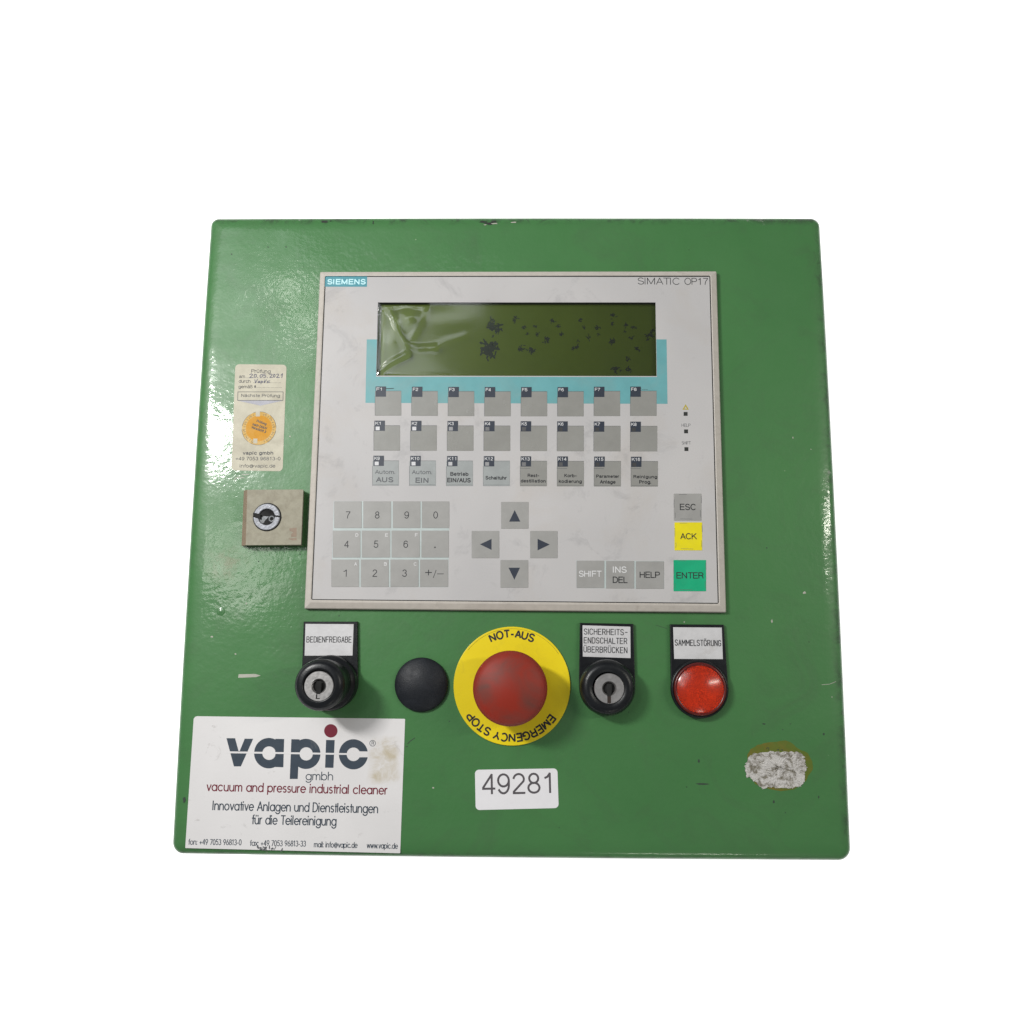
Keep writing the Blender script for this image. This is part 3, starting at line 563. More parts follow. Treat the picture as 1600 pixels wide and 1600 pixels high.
for (x, y, a, b, c_) in [(1239, 684, .9, 2, 0), (1267, 702, .8, .8, 0), (1206, 971, 1.3, 3, 0), (396, 592, 2, 1.0, 0)][:3] + [(368, 1022, 1.5, 1.2, 0), (385, 943, 1, 1.5, 0), (331, 995, 2, 1.2, 0), (1300, 1089, .8, .8, 0), (677, 1231, 1.4, 1.2, 0), (1069, 972, 1, 1, 0), (1257, 926, 3, 2, 0), (453, 682, 1.1, 1.1, 0)]:
    mb.flat(blob(x, y, a, b), 0.06)
mb.ribbon([M(*q) for q in [(1284, 1070), (1296, 1069), (1306, 1065)]], 0.25, 0.05)
mb.build('pale_speck', CHIP, root, M(1200, 900) + (0,), kind='stuff')
mb = MB()
for (x, y, a, b) in [(1092, 1189, 1.6, 3.4), (1209, 1253, 1.4, 2), (1227, 1270, .8, .8), (1287, 1147, 2, 2.2), (1193, 1131, 2.4, 1), (1235, 1131, 1.5, .7), (1279, 1245, .9, 2), (419, 386, 1.4, 1), (447, 386, 1.2, 1), (362, 397, 1.2, 1), (404, 877, 1, 1),
                     (433, 880, .8, .8), (385, 847, 1, .8), (530, 962, 1, 1), (469, 866, 1.2, 1.2), (702, 1127, 1, 1), (1198, 856, 1, 1), (1223, 1140, 1, .8), (288, 1250, 2.2, 4.5), (1098, 1225, 9, 1.2)]:
    mb.flat(blob(x, y, a, b), 0.06)
mb.ribbon([M(*q) for q in [(637, 1162), (641, 1158), (648, 1153)]], 0.4, 0.06); mb.ribbon([M(*q) for q in [(634, 1167), (637, 1166)]], 0.4, 0.06)
mb.ribbon([M(*q) for q in [(1025, 977), (1042, 982)]], 0.2, 0.06)
mb.build('dark_speck', GRIME, root, M(1000, 1100) + (0,), kind='stuff')
mb = MB(); c = M(345, 955.5); mb.lathe(c[0], c[1], [(2.5, -0.05), (2.1, 0.25), (1.5, 0.12), (0.9, 0.35), (0.01, 0.4)], 24); mb.build('paint_blister', PAINT, root, c + (0,))
# chips on the folded top edge
mb = MB()
for (x, y, a, b) in [(507, 345.5, 4.5, 2.2), (516, 344, 2, 1.2), (755, 346, 6, 1.8), (765, 349, 8, 2.6), (772, 346, 4, 2), (583, 347, 1.2, 3), (318, 572, 1.6, 7)][:6]:
    s_ = [(X, Y, -R_ * 0.0 + 0.0) for X, Y in blob(x, y, a, b, 11)]
    vs = []
    yt = max(p[1] for p in outline)
    def surf(Y): return fold_z(max(0.0, yt - Y))
    for X, Y, _ in s_:
        Y = min(Y, yt - 0.35); vs.append((X, Y, surf(Y) + 0.12))
    mb = MB(); mb.add(vs, [list(range(len(vs)))], 0); mb.build('edge_chip', CHIPDARK, root, M(x, y) + (0,))
for (x, y, a, b) in [(773, 349, 5, 1.2), (803, 347, 4.5, 1.4), (758, 351, 3, 1)]:
    vs = []
    for X, Y in blob(x, y, a, b, 9): vs.append((X, min(Y, yt - .35), surf(min(Y, yt - .35)) + 0.17))
    mb = MB(); mb.add(vs, [list(range(len(vs)))], 0); mb.build('bare_edge_spot', CHIP, root, M(x, y) + (0,))

# ================================================================== operator terminal
ZT = 5.0; ZM = 4.3
mb = MB()
o4 = [M(474, 951.5, 0), M(1136, 957.5, 0), M(1120.5, 421.5, 0), M(498.5, 422.5, 0)]
bz = rounded(o4, 1.0, 4)
oc = ccw([M(474.6, 951.2, 4.2), M(1135.6, 957, 4.2), M(1120.4, 422.3, 4.2), M(499.2, 423.2, 4.2)])
ic = ccw([M(486, 937.5, ZT), M(1123.5, 943.5, ZT), M(1110.2, 430.5, ZT), M(507.5, 430.5, ZT)])
def rings_mesh(mb, rl, mi=0, smooth=False):
    n = len(rl[0][0]); vs = [(x, y, z) for p, z in rl for x, y in p]
    mb.add(vs, [[r * n + i, r * n + (i + 1) % n, (r + 1) * n + (i + 1) % n, (r + 1) * n + i] for r in range(len(rl) - 1) for i in range(n)], mi, smooth)
oc_r = rounded(oc, 0.8, 4); 
rings_mesh(mb, [(oc_r, 0), (oc_r, 2.6), (poly_offset(oc_r, 0.5), 3.4), (rounded(poly_offset(oc, 3.6), 0.8, 4), ZT - 0.12), (rounded(poly_offset(ic, -0.5), 1.1, 4), ZT), (rounded(ic, 1.0, 4), ZT - 0.2), (rounded(ic, 1.0, 4), ZM - 0.6)])
term = mb.build('operator_terminal', BEZEL, root, M(805, 690) + (0,))
mb = MB(); shade_rim = rounded(poly_offset(oc, -0.25), 0.8, 4); mb.slab(shade_rim, 0, 0.35, 0.08); mb.build('bezel_shade_line', SIDEWALL, term, M(805, 690) + (0,))  # dark strip added for the contact shade and grime round the bezel
# membrane with window opening
wi = ccw([M(590.5, 472.5, ZM), M(1024.3, 472.5, ZM), M(1026, 587.7, ZM), M(588, 587, ZM)])
mo = poly_offset(ic, 0.12)
def same_start(a, ref):
    k = min(range(len(a)), key=lambda i: (a[i][0] - ref[0]) ** 2 + (a[i][1] - ref[1]) ** 2); return a[k:] + a[:k]
mo = same_start(mo, (-200, 200)); wi = same_start(wi, (-200, 200))
mb = MB(); mb.ring(mo, wi, ZM); rings_mesh(mb, [(wi, ZM), (wi, ZM - 0.35)])
mb.build('keypad_membrane', MEMB, term, M(805, 690) + (ZM,))
# dark groove round the membrane
mb = MB(); mb.ring(ccw(mo), ccw(poly_offset(mo, 0.45)), ZM + 0.02); mb.build('membrane_groove', SIDEWALL, term, M(805, 690) + (ZM,))
# window well and LCD
ZL = 1.3
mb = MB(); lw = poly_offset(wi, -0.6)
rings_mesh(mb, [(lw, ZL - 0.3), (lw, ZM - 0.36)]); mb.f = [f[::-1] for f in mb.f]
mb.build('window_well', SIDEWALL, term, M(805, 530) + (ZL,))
mb = MB(); mb.flat(poly_offset(wi, -0.6), ZL - 0.25); mb.build('display_screen', LCD, term, M(805, 530) + (ZL,))
mb = MB()
spots = [(845, 725, 46), (870, 735, 30), (815, 850, 62), (825, 890, 42), (975, 675, 25), (1035, 725, 20), (1055, 765, 14), (1105, 720, 17), (1120, 770, 17), (1175, 800, 27), (1210, 685, 20), (1250, 715, 18), (1265, 770, 20), (1390, 680, 22), (1410, 725, 14), (1440, 790, 20), (1495, 730, 22), (1500, 770, 11), (1015, 855, 27), (1080, 870, 32), (1355, 850, 27), (1372, 810, 12), (1585, 815, 18)]
spots = [(560 + x / 4, 330 + y / 4, r / 4) for x, y, r in spots] + [(940 + x / 4, 330 + y / 4, r / 4) for x, y, r in [(75, 650, 22), (70, 700, 17), (65, 815, 27), (155, 710, 20), (145, 750, 11), (203, 722, 20), (187, 790, 18), (305, 775, 32), (320, 745, 18), (220, 862, 21), (165, 925, 21), (85, 993, 28), (118, 995, 10), (170, 990, 23), (290, 800, 14)]]
zc = 0
for (x, y, r) in spots:
    rm = r * scale_at(ZL); cx, cy = M(x, y, ZL)
    dense = r > 10
    arms = random.randint(12, 15) + (16 if dense else 0)
    for a in range(arms):
        ang = random.uniform(0, 6.28); pos = Vector((cx, cy)) + Vector((random.gauss(0, .3), random.gauss(0, .3))) * rm * (1.1 if dense else 0.9)
        for st in range(random.randint(2, 5)):
            w_ = rm * random.uniform(0.14, 0.30); l_ = rm * random.uniform(0.14, 0.30)
            d = Vector((math.cos(ang), math.sin(ang))); nn = Vector((-d.y, d.x)); p2 = pos + d * l_
            if not (wi and -200 < p2.x < 200): break
            zc += 1
            pl = [pos - nn * w_ / 2, p2 - nn * w_ * random.uniform(.2, .5), p2 + d * w_ * .3, p2 + nn * w_ * random.uniform(.2, .5), pos + nn * w_ / 2]
            pl = [(min(max(p.x, M(592, 530, ZL)[0]), M(1024, 530, ZL)[0]), p.y) for p in pl]
            mb.flat(pl, ZL - 0.2 + 0.0012 * (zc % 60)); pos = pos + d * l_ * 0.85; ang += random.uniform(-1.3, 1.3)
mb.build('screen_blotches', LCDSPOT, term, M(805, 530) + (ZL,), kind='stuff')
# clear film over the window, creased and bubbled at its left end
def seg_d(p, a, b):
    ax, ay = a; bx, by = b; px, py = p; dx, dy = bx - ax, by - ay; t = max(0, min(1, ((px - ax) * dx + (py - ay) * dy) / (dx * dx + dy * dy + 1e-9)))
    return math.hypot(px - ax - t * dx, py - ay - t * dy)
Z2 = lambda pts: [(560 + x / 4, 330 + y / 4) for x, y in pts]
creases = [(Z2([(175, 600), (215, 660), (240, 750), (290, 825), (380, 855), (480, 850)]), 3.6, 0.36), (Z2([(480, 850), (570, 810), (660, 780)]), 5.0, 0.12),
           (Z2([(120, 1020), (190, 955), (300, 895)]), 3.4, 0.40), (Z2([(300, 895), (290, 830)]), 5, 0.2),
           (Z2([(405, 600), (385, 700), (335, 790)]), 5, 0.22), (Z2([(140, 620), (135, 800), (130, 1000)]), 3, 0.25), (Z2([(150, 600), (300, 585), (420, 600)]), 3, 0.25),
           (Z2([(180, 1022), (350, 1024), (560, 1034)]), 2.2, 0.22)]
def film_h(px, py):
    h = 0.0
    for pl, w, a in creases:
        d = min(seg_d((px, py), pl[i], pl[i + 1]) for i in range(len(pl) - 1)); h += 0.6 * a * math.exp(-(d / (w * 1.3)) ** 2)
    # long bubble
    u = (px - 690) / 60; v = (py - 500) / 24
    q = 1 - u * u - v * v
    if q > 0: h += 0.10 * q ** 1.5
    u = (px - 638) / 15; v = (py - 496) / 16; h += 0.5 * math.exp(-(u * u + v * v) * 1.2)
    u = (px - 610) / 22; v = (py - 535) / 45; h += 0.4 * math.exp(-(u * u + v * v))
    # fade to zero at the edge of the window
    e = min((px - 589) / 4, (1025 - px) / 4, (py - 472) / 4, (588 - py) / 4); e = max(0, min(1, e)); return h * e
NX, NY = 330, 88; mb = MB(); vs = []
for j in range(NY + 1):
    for i in range(NX + 1):
        a = (i / NX); a = a * a * 0.45 + a * 0.55; b = j / NY
        T = Vector(wi[0]).lerp(Vector(wi[3]), a) if True else None
        # wi (from top-left, CCW): TL, BL, BR, TR
        top = Vector(wi[0]).lerp(Vector(wi[3]), a); bot = Vector(wi[1]).lerp(Vector(wi[2]), a); p = top.lerp(bot, b)
        pxa = 589.5 + a * 435.5; pya = 472.3 + b * 115
        vs.append((p.x, p.y, ZM - 0.3 + film_h(pxa, pya)))
fs = [[j * (NX + 1) + i, (j + 1) * (NX + 1) + i, (j + 1) * (NX + 1) + i + 1, j * (NX + 1) + i + 1] for j in range(NY) for i in range(NX)]
mb.add(vs, fs, 0, True); mb.build('window_film', FILM, term, M(805, 530) + (ZM,))

# teal print (U shape round the lower part of the window)
mb = MB()
mb.flat([M(*p, ZM + .03) for p in [(573, 530.3), (589, 530.3), (587.6, 588.5), (1026.5, 589), (1025.5, 530.3), (1041.5, 530.3), (1043, 631), (571, 629.5)]], ZM + 0.03)
mb.build('teal_print_field', TEAL, term, M(805, 600) + (ZM,))
mb = MB(); z = ZM + 0.03
mb.flat(quad([(507.5, 431.8), (573.7, 431.8), (573.3, 448), (507, 448)], z), z, 0); text(mb, 'SIEMENS', 511.3, 444.8, 571.6, 444.8, 9.2, z + .05, 1, 0.022, 1.1)
mb.build('maker_tag', [LOGO_TEAL, PALEBLUE], term, M(540, 440) + (ZM,))
mb = MB(); text(mb, 'SIMATIC', 996.6, 444.5, 1061.5, 445, 11, z, 0, -0.012, 1.1); text(mb, 'OP17', 1069.5, 445, 1106.3, 445.3, 11, z, 0, -0.012, 1.05)
mb.build('model_lettering', INK, term, M(1050, 440) + (ZM,))

def key_slab(mb, x0, y0, x1, y1, mi=0, hgt=0.22):
    z = ZM + hgt; mb.slab(rounded(rectpx(x0, y0, x1, y1, z), 0.25, 2), ZM - 0.05, z, 0.08, mi); return z
# function keys: three rows of eight
rowdef = [('F', 0, [(586, 611, 627, 649.3), (985, 611, 1026, 649.7)], [(586.8, 603.8), (985, 604)]),
          ('K', 0, [(584, 665, 625, 704), (985, 666, 1027, 705.2)], [(585, 657.2), (985, 658.8)]),
          ('K', 8, [(582, 720, 623.2, 758.8), (986, 721, 1028, 760.2)], [(583.5, 712), (986, 713.6)])]
cap = {9: [('Autom.', 585.8, 617.3, 740.5, 6.2, 0), ('AUS', 587.3, 614.6, 753.6, 8.2, 1)], 10: [('Autom.', 643.5, 675, 740.8, 6.2, 0), ('EIN', 649, 669.5, 754.6, 8.2, 1)],
       11: [('Betrieb', 703.5, 732, 743.6, 6, 1), ('EIN/AUS', 698.6, 735.6, 753.8, 7, 1)], 12: [('Schaltuhr', 758.5, 792, 749.4, 5.6, 1)],
       13: [('Rest-', 824.3, 842.7, 745.5, 5.2, 1), ('destillation', 813.5, 852.6, 754, 5.3, 1)], 14: [('Korb-', 881.7, 901.2, 745.7, 5.2, 1), ('kodierung', 873, 909.2, 754.7, 5.3, 1)],
       15: [('Parameter', 931.5, 967.7, 746.7, 5, 1), ('Anlage', 937.2, 962, 755.7, 5.6, 1)], 16: [('Reinigung', 989.7, 1027, 747.4, 5, 1), ('Prog.', 998.7, 1017.5, 755.8, 5.6, 1)]}
for row, (L_, n0, kk, tt) in enumerate(rowdef):
    for i in range(8):
        t = i / 7
        if row == 0: dy = [0, .3, .6, .8, .8, .8, .3, 0][i]
        else: dy = 0
        k = [a + (b - a) * t for a, b in zip(*kk)]; g = [a + (b - a) * t for a, b in zip(*tt)]; k[1] += dy; k[3] += dy; g[1] += dy
        num = n0 + i + 1; mb = MB()
        z = key_slab(mb, *k, 0, 0.16)
        zz = z + 0.05
        mb.slab(rectpx(g[0], g[1], g[0] + 16.3, g[1] + 16, zz), ZM - .02, zz, 0.02, 1)
        s = L_ + str(num)
        text(mb, s, g[0] + 1.3, g[1] + 6.6, g[0] + (9.6 if len(s) == 2 else 14.2), g[1] + 6.8, 4.9, zz + 0.03, 2, 0.004)
        if L_ == 'K': mb.flat(rectpx(g[0] + 2, g[1] + 9.3, g[0] + 8.2, g[1] + 15, zz + .03), zz + 0.03, 3)
        # pocket edge shade, drawn as thin dark lines at top and left
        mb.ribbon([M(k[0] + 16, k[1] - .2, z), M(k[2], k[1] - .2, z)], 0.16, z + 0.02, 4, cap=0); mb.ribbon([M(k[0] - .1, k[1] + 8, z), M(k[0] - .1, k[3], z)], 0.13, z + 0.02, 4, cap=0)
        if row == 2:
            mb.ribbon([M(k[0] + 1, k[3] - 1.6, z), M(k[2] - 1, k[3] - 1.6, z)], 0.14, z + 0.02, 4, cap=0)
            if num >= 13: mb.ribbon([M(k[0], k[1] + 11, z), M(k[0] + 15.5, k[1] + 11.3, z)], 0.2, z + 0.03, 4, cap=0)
            for (w, a, b, yb, h, bold) in cap[num]: text(mb, w, a, yb, b, yb + 0.3, h, z + 0.04, 5 if num in (9, 10) else 6, 0.02 if bold else 0.004)
        mb.build('function_key', [SLIP if row == 2 and i < 4 else KEYWIN, NAVY, WHITEINK, LED_SHEEN[(0, 0, 2, 3, 4, 5, 5, 5)[i] if row == 1 else (0, 0, 1, 2, 3, 4, 5, 5)[i]], SOFTINK_SHADE, SOFTINK_SHADE, INK], term, M((k[0] + k[2]) / 2, (k[1] + k[3]) / 2, z) + (ZM,), label='grey key under the dark tab marked ' + s)
mb = MB(); mb.ribbon([M(602.5, 607.5, ZM), M(615, 607, ZM)], 0.35, ZM + 0.25); mb.build('pen_mark', INK, term, M(610, 607) + (ZM,)); mb = MB(); mb.ribbon([M(1003, 608.6, ZM), M(1012, 608.6, ZM)], 0.15, ZM + 0.06); mb.build('pen_mark', INK, term, M(1008, 608) + (ZM,))

# number pad
mb = MB(); z = ZM + 0.03; mb.flat([M(*p, z) for p in [(521.5, 783), (702.3, 784), (700.3, 917.5), (517.5, 917)]], z); mb.build('number_pad_field', KEYLINE, term, M(610, 850) + (ZM,))
xs_r = [[(522, 565), (567.6, 611), (613.8, 656.8), (659.2, 702)], [(520, 563), (565.3, 609.5), (611.8, 656), (658.5, 701.2)], [(517.6, 561), (563.8, 607.5), (610, 654), (656.2, 700.2)]]
ys_r = [(783.3, 825), (829, 871), (874.3, 917)]
chars = ['7890', '456.', '123±']; hexs = ['', 'DEF', 'ABC']
for r in range(3):
    for c_ in range(4):
        x0, x1 = xs_r[r][c_]; y0, y1 = ys_r[r]; mb = MB(); z = key_slab(mb, x0, y0, x1, y1)
        ch = chars[r][c_]; cx = (x0 + x1) / 2; by = y0 + 27
        if ch == '±':
            text(mb, '+', 664, by - 0.5, 675, by - 0.5, 13.5, z + .04, 1, -0.012); mb.ribbon([M(677, by + 1.5, z), M(681.5, by - 10.5, z)], 0.32, z + .04, 1); mb.ribbon([M(683, by - 4.6, z), M(693.2, by - 4.6, z)], 0.34, z + .04, 1, cap=0)
        elif ch == '.': mb.flat(rectpx(678.6, by - 1.8, 680.8, by + .2, z), z + .04, 1)
        elif ch == '1': text(mb, ch, cx - 3, by, cx + 2.2, by, 10.6, z + .04, 1, -0.008)
        else: text(mb, ch, cx - 3.6, by, cx + 3.6, by, 10.6, z + .04, 1, -0.008)
        if r and c_ < 3: text(mb, hexs[r][c_], x1 - 7.6, y0 + 9.6, x1 - 3.2, y0 + 9.6, 5, z + .04, 2, 0.003)
        mb.build('number_key', [KEYGREY, INK, WHITEINK], term, M(cx, (y0 + y1) / 2, z) + (ZM,), label='grey number pad key marked ' + {'.': 'with a point', '±': 'plus minus'}.get(ch, ch))
# cursor keys
for (x0, y0, x1, y1, tri) in [(783, 784.2, 825.7, 826, [(795.5, 815), (813, 815), (804.2, 797)]), (737, 829.5, 780, 872, [(768, 842), (768, 859.3), (750, 850.5)]),
                              (828.4, 829.5, 871.2, 872, [(840, 842), (840, 860), (859, 850.8)]), (782, 875, 825.3, 918.2, [(794.5, 887), (812.5, 887), (803.7, 905.8)])]:
    mb = MB(); z = key_slab(mb, x0, y0, x1, y1); mb.flat([M(*p, z) for p in tri], z + .04, 1); mb.build('arrow_key', [KEYGREY, NAVY], term, M((x0 + x1) / 2, (y0 + y1) / 2, z) + (ZM,))
# command keys
mb = MB(); z = ZM + 0.03; mb.flat(quad([(900.5, 875.8), (1037.5, 876.6), (1037.8, 920), (900.8, 918.8)], z), z); mb.build('command_key_field', KEYLINE, term, M(970, 897) + (ZM,))
for (x0, y0, x1, y1, body, tx, nm) in [(901, 876, 944.2, 918.6, KEYGREY, [('SHIFT', 904.6, 940.2, 901.3, 9, 1)], 'command_key'), (947, 876.5, 991, 919.4, KEYGREY, [('INS', 957.6, 979.3, 895, 9.4, 1), ('DEL', 957.4, 980.8, 911, 9.4, 2)], 'command_key'),
                                       (993.6, 877, 1037.4, 920, KEYGREY, [('HELP', 999.5, 1031.4, 903, 9.2, 2)], 'command_key'), (1053, 771.3, 1096, 813.3, KEYGREY, [('ESC', 1062.3, 1087, 797, 9.4, 2)], 'escape_key'),
                                       (1054, 816.2, 1097.2, 860, KEYYEL, [('ACK', 1063, 1089, 842.7, 9.2, 2)], 'acknowledge_key'), (1052.5, 875, 1103.3, 923.8, KEYGRN, [('ENTER', 1057, 1099.3, 904, 9.2, 2)], 'enter_key')]:
    mb = MB(); z = key_slab(mb, x0, y0, x1, y1)
    for (w, a, b, yb, h, mi) in tx: text(mb, w, a, yb, b, yb + .2, h, z + .04, mi, 0.003)
    if nm != 'command_key':   # cracked foil outline
        k = 0
        for (a, b, c2, d) in [(x0 + .5, y0 + 9, x0 + .6, y0 + 22), (x1 - .5, y0 + 4, x1 - .3, y0 + 15), (x0 + 8, y0 + 1.4, x0 + 20, y0 + 1.2), (x0 + 2, y1 - 12, x0 + 2, y1 - 4), (x1 - 1.6, y1 - 16, x1 - 1.2, y1 - 5), (x0 + 10, y1 - 2.6, x0 + 29, y1 - 2.2)]:
            mb.ribbon([M(a, b, z), M((a + c2) / 2 + random.uniform(-.5, .5), (b + d) / 2, z), M(c2, d, z)], 0.17, z + 0.02, 3)
    mb.build(nm, [body, WHITEINK, INK, SOFTINK_SHADE], term, M((x0 + x1) / 2, (y0 + y1) / 2, z) + (ZM,), label={'acknowledge_key': 'yellow', 'enter_key': 'green'}.get(nm, 'grey') + ' key marked ' + ' '.join(t_[0] for t_ in tx))
# status indicators
for i, (x, y) in enumerate([(1071.3, 646.7), (1072, 674), (1072.5, 701.7)]):
    mb = MB(); z = ZM + .05; mb.slab(rectpx(x - 3.1, y - 3, x + 3.1, y + 3, z), ZM - .05, z + 0.02, 0.02, 0)
    if i == 0:
        mb.flat([M(*p, z) for p in [(1066.3, 640), (1076.3, 640), (1071.3, 631.6)]], z, 1); mb.flat([M(*p, z) for p in [(1069.2, 638.7), (1073.4, 638.7), (1071.3, 635)]], z + .03, 2)
    else: text(mb, ('HELP', 'SHIFT')[i - 1], x - 7, y - 7.2, x + 7, y - 7.2, 4.8, z, 3, -0.012)
    mb.build('status_indicator', [SIDEWALL, simple('warning_yellow', (0.45, 0.36, 0.02, 1)) if i == 0 else INK, MEMB, SOFTINK_SHADE], term, M(x, y) + (ZM,))

# ================================================================== key lock on the left
mb = MB(); H = 7.0
A = [M(377.5, 852.5, 0), M(470.5, 851.5, 0), M(473.8, 765, 0), M(381, 766.5, 0)]
t4 = [M(384, 851.8, H), M(470.3, 851, H), M(473.8, 764.8, H), M(386.5, 765.3, H)]; b4 = [M(377.5, 852.8, 2.0), M(470.3, 852.2, 2), M(473.8, 766, 2), M(381, 766.5, 2.0)]
base4 = [(x, y) for x, y in b4]
vs = [(x, y, 0) for x, y in base4] + [(x, y, 2.0) for x, y in base4] + [(x, y, H) for x, y in t4]
mb.add(vs, [[0, 1, 5, 4], [1, 2, 6, 5], [2, 3, 7, 6], [3, 0, 4, 7], [4, 5, 9, 8], [5, 6, 10, 9], [6, 7, 11, 10]], 0); mb.add([vs[i] for i in (7, 4, 8, 11)], [[0, 1, 2, 3]], 1); mb.add([vs[i] for i in (8, 9, 10, 11)], [[0, 1, 2, 3]], 0)
lock = mb.build('lock_cover', [LOCKPL, LOCKEDGE], root, M(424, 808) + (0,))
c = M(417.5, 808, H); s = scale_at(H)
mb = MB(); mb.lathe(c[0], c[1], [(22.4 * s, H - .2), (22.4 * s, H + .06), (21 * s, H + .08)], 48, mats=[0, 0]); mb.lathe(c[0], c[1], [(20.8 * s, H + .05), (20.8 * s, H + 1.0), (20.0 * s, H + 1.3), (13.4 * s, H + 1.3), (12.7 * s, H + .9), (12.4 * s, H + .1)], 48, mi=1, smooth=False); mb.flat(circle(c[0], c[1], 12.5 * s, 40), H + .12, 0)
mb.flat([M(*p, H) for p in [(396.5, 801.5), (408, 803.5), (408, 812), (396.8, 808.5)]], H + 1.34, 0); mb.flat([M(*p, H) for p in [(429, 805), (438.8, 806.5), (438.6, 809), (429.5, 808)]], H + 1.34, 0)
mb.lathe(*M(425, 811, H), [(6.2 * s, H + .14), (5.2 * s, H + .5), (2.2 * s, H + .52), (2.0 * s, H + .3), (0.01, H + .3)], 24, mats=[2, 2, 0, 0])
mb.flat(blob(416, 815, 9, 4.4, 12, rot=0.5), H + .2, 2)
mb.build('lock_barrel', [HOLE, ZINC, simple('barrel_core', (0.10, 0.105, 0.11, 1), 0.4, metal=0.6, dirt=(0.02, 0.02, 0.02, 1), amt=0.8, dscale=400)], lock, c + (H,))
mb = MB(); 
for q in [[(452, 825.5), (463.5, 824.5), (463.5, 838.5), (455, 839), (455, 834.5), (458.5, 832), (452.5, 829.5)], [(450, 841.5), (463.5, 840.5), (463.3, 844), (456, 844.5)]]: mb.flat([M(*p, H) for p in q], H + .03)
mb.build('worn_print', LOCKEDGE, lock, M(458, 834) + (H,))

# ================================================================== legend holders, switches and lamp
def holder(name, px4, rad, zc_, label, plate4, lines, cxy):
    """black legend holder: rounded plate that turns into a circle at its foot"""
    mb = MB(); z = 2.4; (ax, ay), (bx, by) = [M(*p, z) for p in px4]; cx, cy = M(*cxy, z); r = rad * scale_at(z)
    A_, B_ = Vector((ax, ay)), Vector((bx, by)); 
    up = Vector((-(B_ - A_).y, (B_ - A_).x)).normalized()
    lo = [(cx + r * math.cos(t), cy + r * math.sin(t)) for t in [math.radians(a) for a in range(180, 361, 8)]]
    tops = [(B_.x, B_.y), (A_.x, A_.y)]
    pl = lo + [(B_.x - .8, B_.y - 0), ] [:0] + tops
    # keep the width of the top at the sides
    pl[0] = (min(pl[0][0], A_.x + 0.3), cy); 
    mb.slab(pl, 0, z, 0.35, 0, steps=2)
    base = mb.build(name, BLACK, root, (cx, cy, 0), label=label)
    mb = MB(); q = quad(plate4, z + .15); mb.slab(q, z - .1, z + .22, 0.08, 0)
    for (w, a, b, c2, d, h) in lines: stroke_text(mb, w, a, b, c2, d, h, z + .26, 1.35, 1, E_)
    mb.build('nameplate', [PLATE, INK], base, M(plate4[0][0], plate4[0][1]) + (z,))
    return base
def key_cylinder(base, cxy, r, z, style=0):
    c = M(*cxy, z); s = scale_at(z); r = r * s; mb = MB()
    mb.lathe(c[0], c[1], [(r, z - 2), (r, z + .25), (r - .25, z + .5), (4.0, z + .5), (3.3, z - .6), (2.6, z - 1.4), (0.01, z - 1.4)], 48, mats=[0, 0, 0, 0, 1, 1], smooth=False)
    w = 1.25
    def loc(pts): return [(c[0] + x, c[1] + y) for x, y in pts]
    mb.flat(loc([(-1.3, 2.6), (1.2, 2.6), (1.4, 0), (1.1, -3.6), (0.8, -4.2), (-1.2, -4.2), (-1.2, -2), (-1.7, 0)]), z + .53, 1)
    if style == 0:
        mb.flat(loc([(-1.3, -4.3), (-0.6, -4.3), (-0.6, -6.2), (0.8, -6.2), (0.8, -6.7), (-1.3, -6.7)]), z + .54, 1)
    else:
        mb.flat(loc([(-1.1, -4.2), (0.9, -4.2), (0.9, -r + .4), (-1.1, -r + .4)]), z + .53, 2)
    mb.build('lock_cylinder', [STEEL, HOLE, simple('slot_brown', (0.05, 0.035, 0.03, 1), 0.5, metal=.5)], base, c + (z,))

# left: tall key switch
b1 = holder('key_switch', [(474.3, 971.2), (558.2, 971.2)], 42.5, 0, 'tall black key switch under the plate BEDIENFREIGABE', [(477.3, 974.8), (552.6, 975.2), (550.9, 1024.4), (475.9, 1024.6)], [('BEDIENFREIGABE', 479.2, 1003.4, 548.8, 1003.6, 8.2)], (515.5, 1066))
zt = 31.0; s = scale_at(zt); ct = M(497.5, 1070.5, zt); cb = M(515, 1066, 2.4)
ax = ((ct[0] + cb[0]) / 2, (ct[1] + cb[1]) / 2)
print('key switch axis check', ct, cb)
mb = MB(); r = 39 * s
mb.lathe(ct[0], ct[1], [(r + 1.6, 2.3), (r + 1.6, 6.5), (r + .8, 8), (r - .5, 8.6), (r - 1.2, 9.5), (r - 1.2, 15), (r - .4, 17.5), (r - .2, zt - 6), (r, zt - 4.2), (r - .3, zt - 3), (r - 1.6, zt - .8), (r - 3.0, zt - .2), (r - 4.6, zt), (r - 5.8, zt), (23.8 * s, zt - .1), (23.4 * s, zt - .8)], 72)
mb.build('switch_collar', BLACK, b1, (ct[0], ct[1], 0)); key_cylinder(b1, (498.4, 1072), 22.4, zt - .3, 0)
# middle right: flat key switch
b2 = holder('key_switch', [(906.2, 973.2), (989.6, 974.8)], 42.5, 0, 'flat black key switch under the three-line plate', [(910.2, 977), (985, 979.2), (985.3, 1028.4), (910.6, 1026)], [('SICHERHEITS-', 912.8, 991, 980.2, 992.2, 8.2), ('ENDSCHALTER', 912.6, 1004.6, 979.6, 1006, 8.2), ('ÜBERBRÜCKEN', 912.2, 1018.8, 979.8, 1020.4, 8.2)], (948.8, 1073.5))
zt = 15.0; s = scale_at(zt); ct = M(950.5, 1075, zt)
mb = MB(); r = 41.5 * s
mb.lathe(ct[0], ct[1], [(r + .2, 2.3), (r + .2, 9), (r - .3, 11.5), (r - 2.0, 13.6), (r - 4.6, 14.2), (r - 5.6, 13.6), (r - 6.4, 13.4), (23.8 * s, 13.4), (23.4 * s, 12.6)], 72)
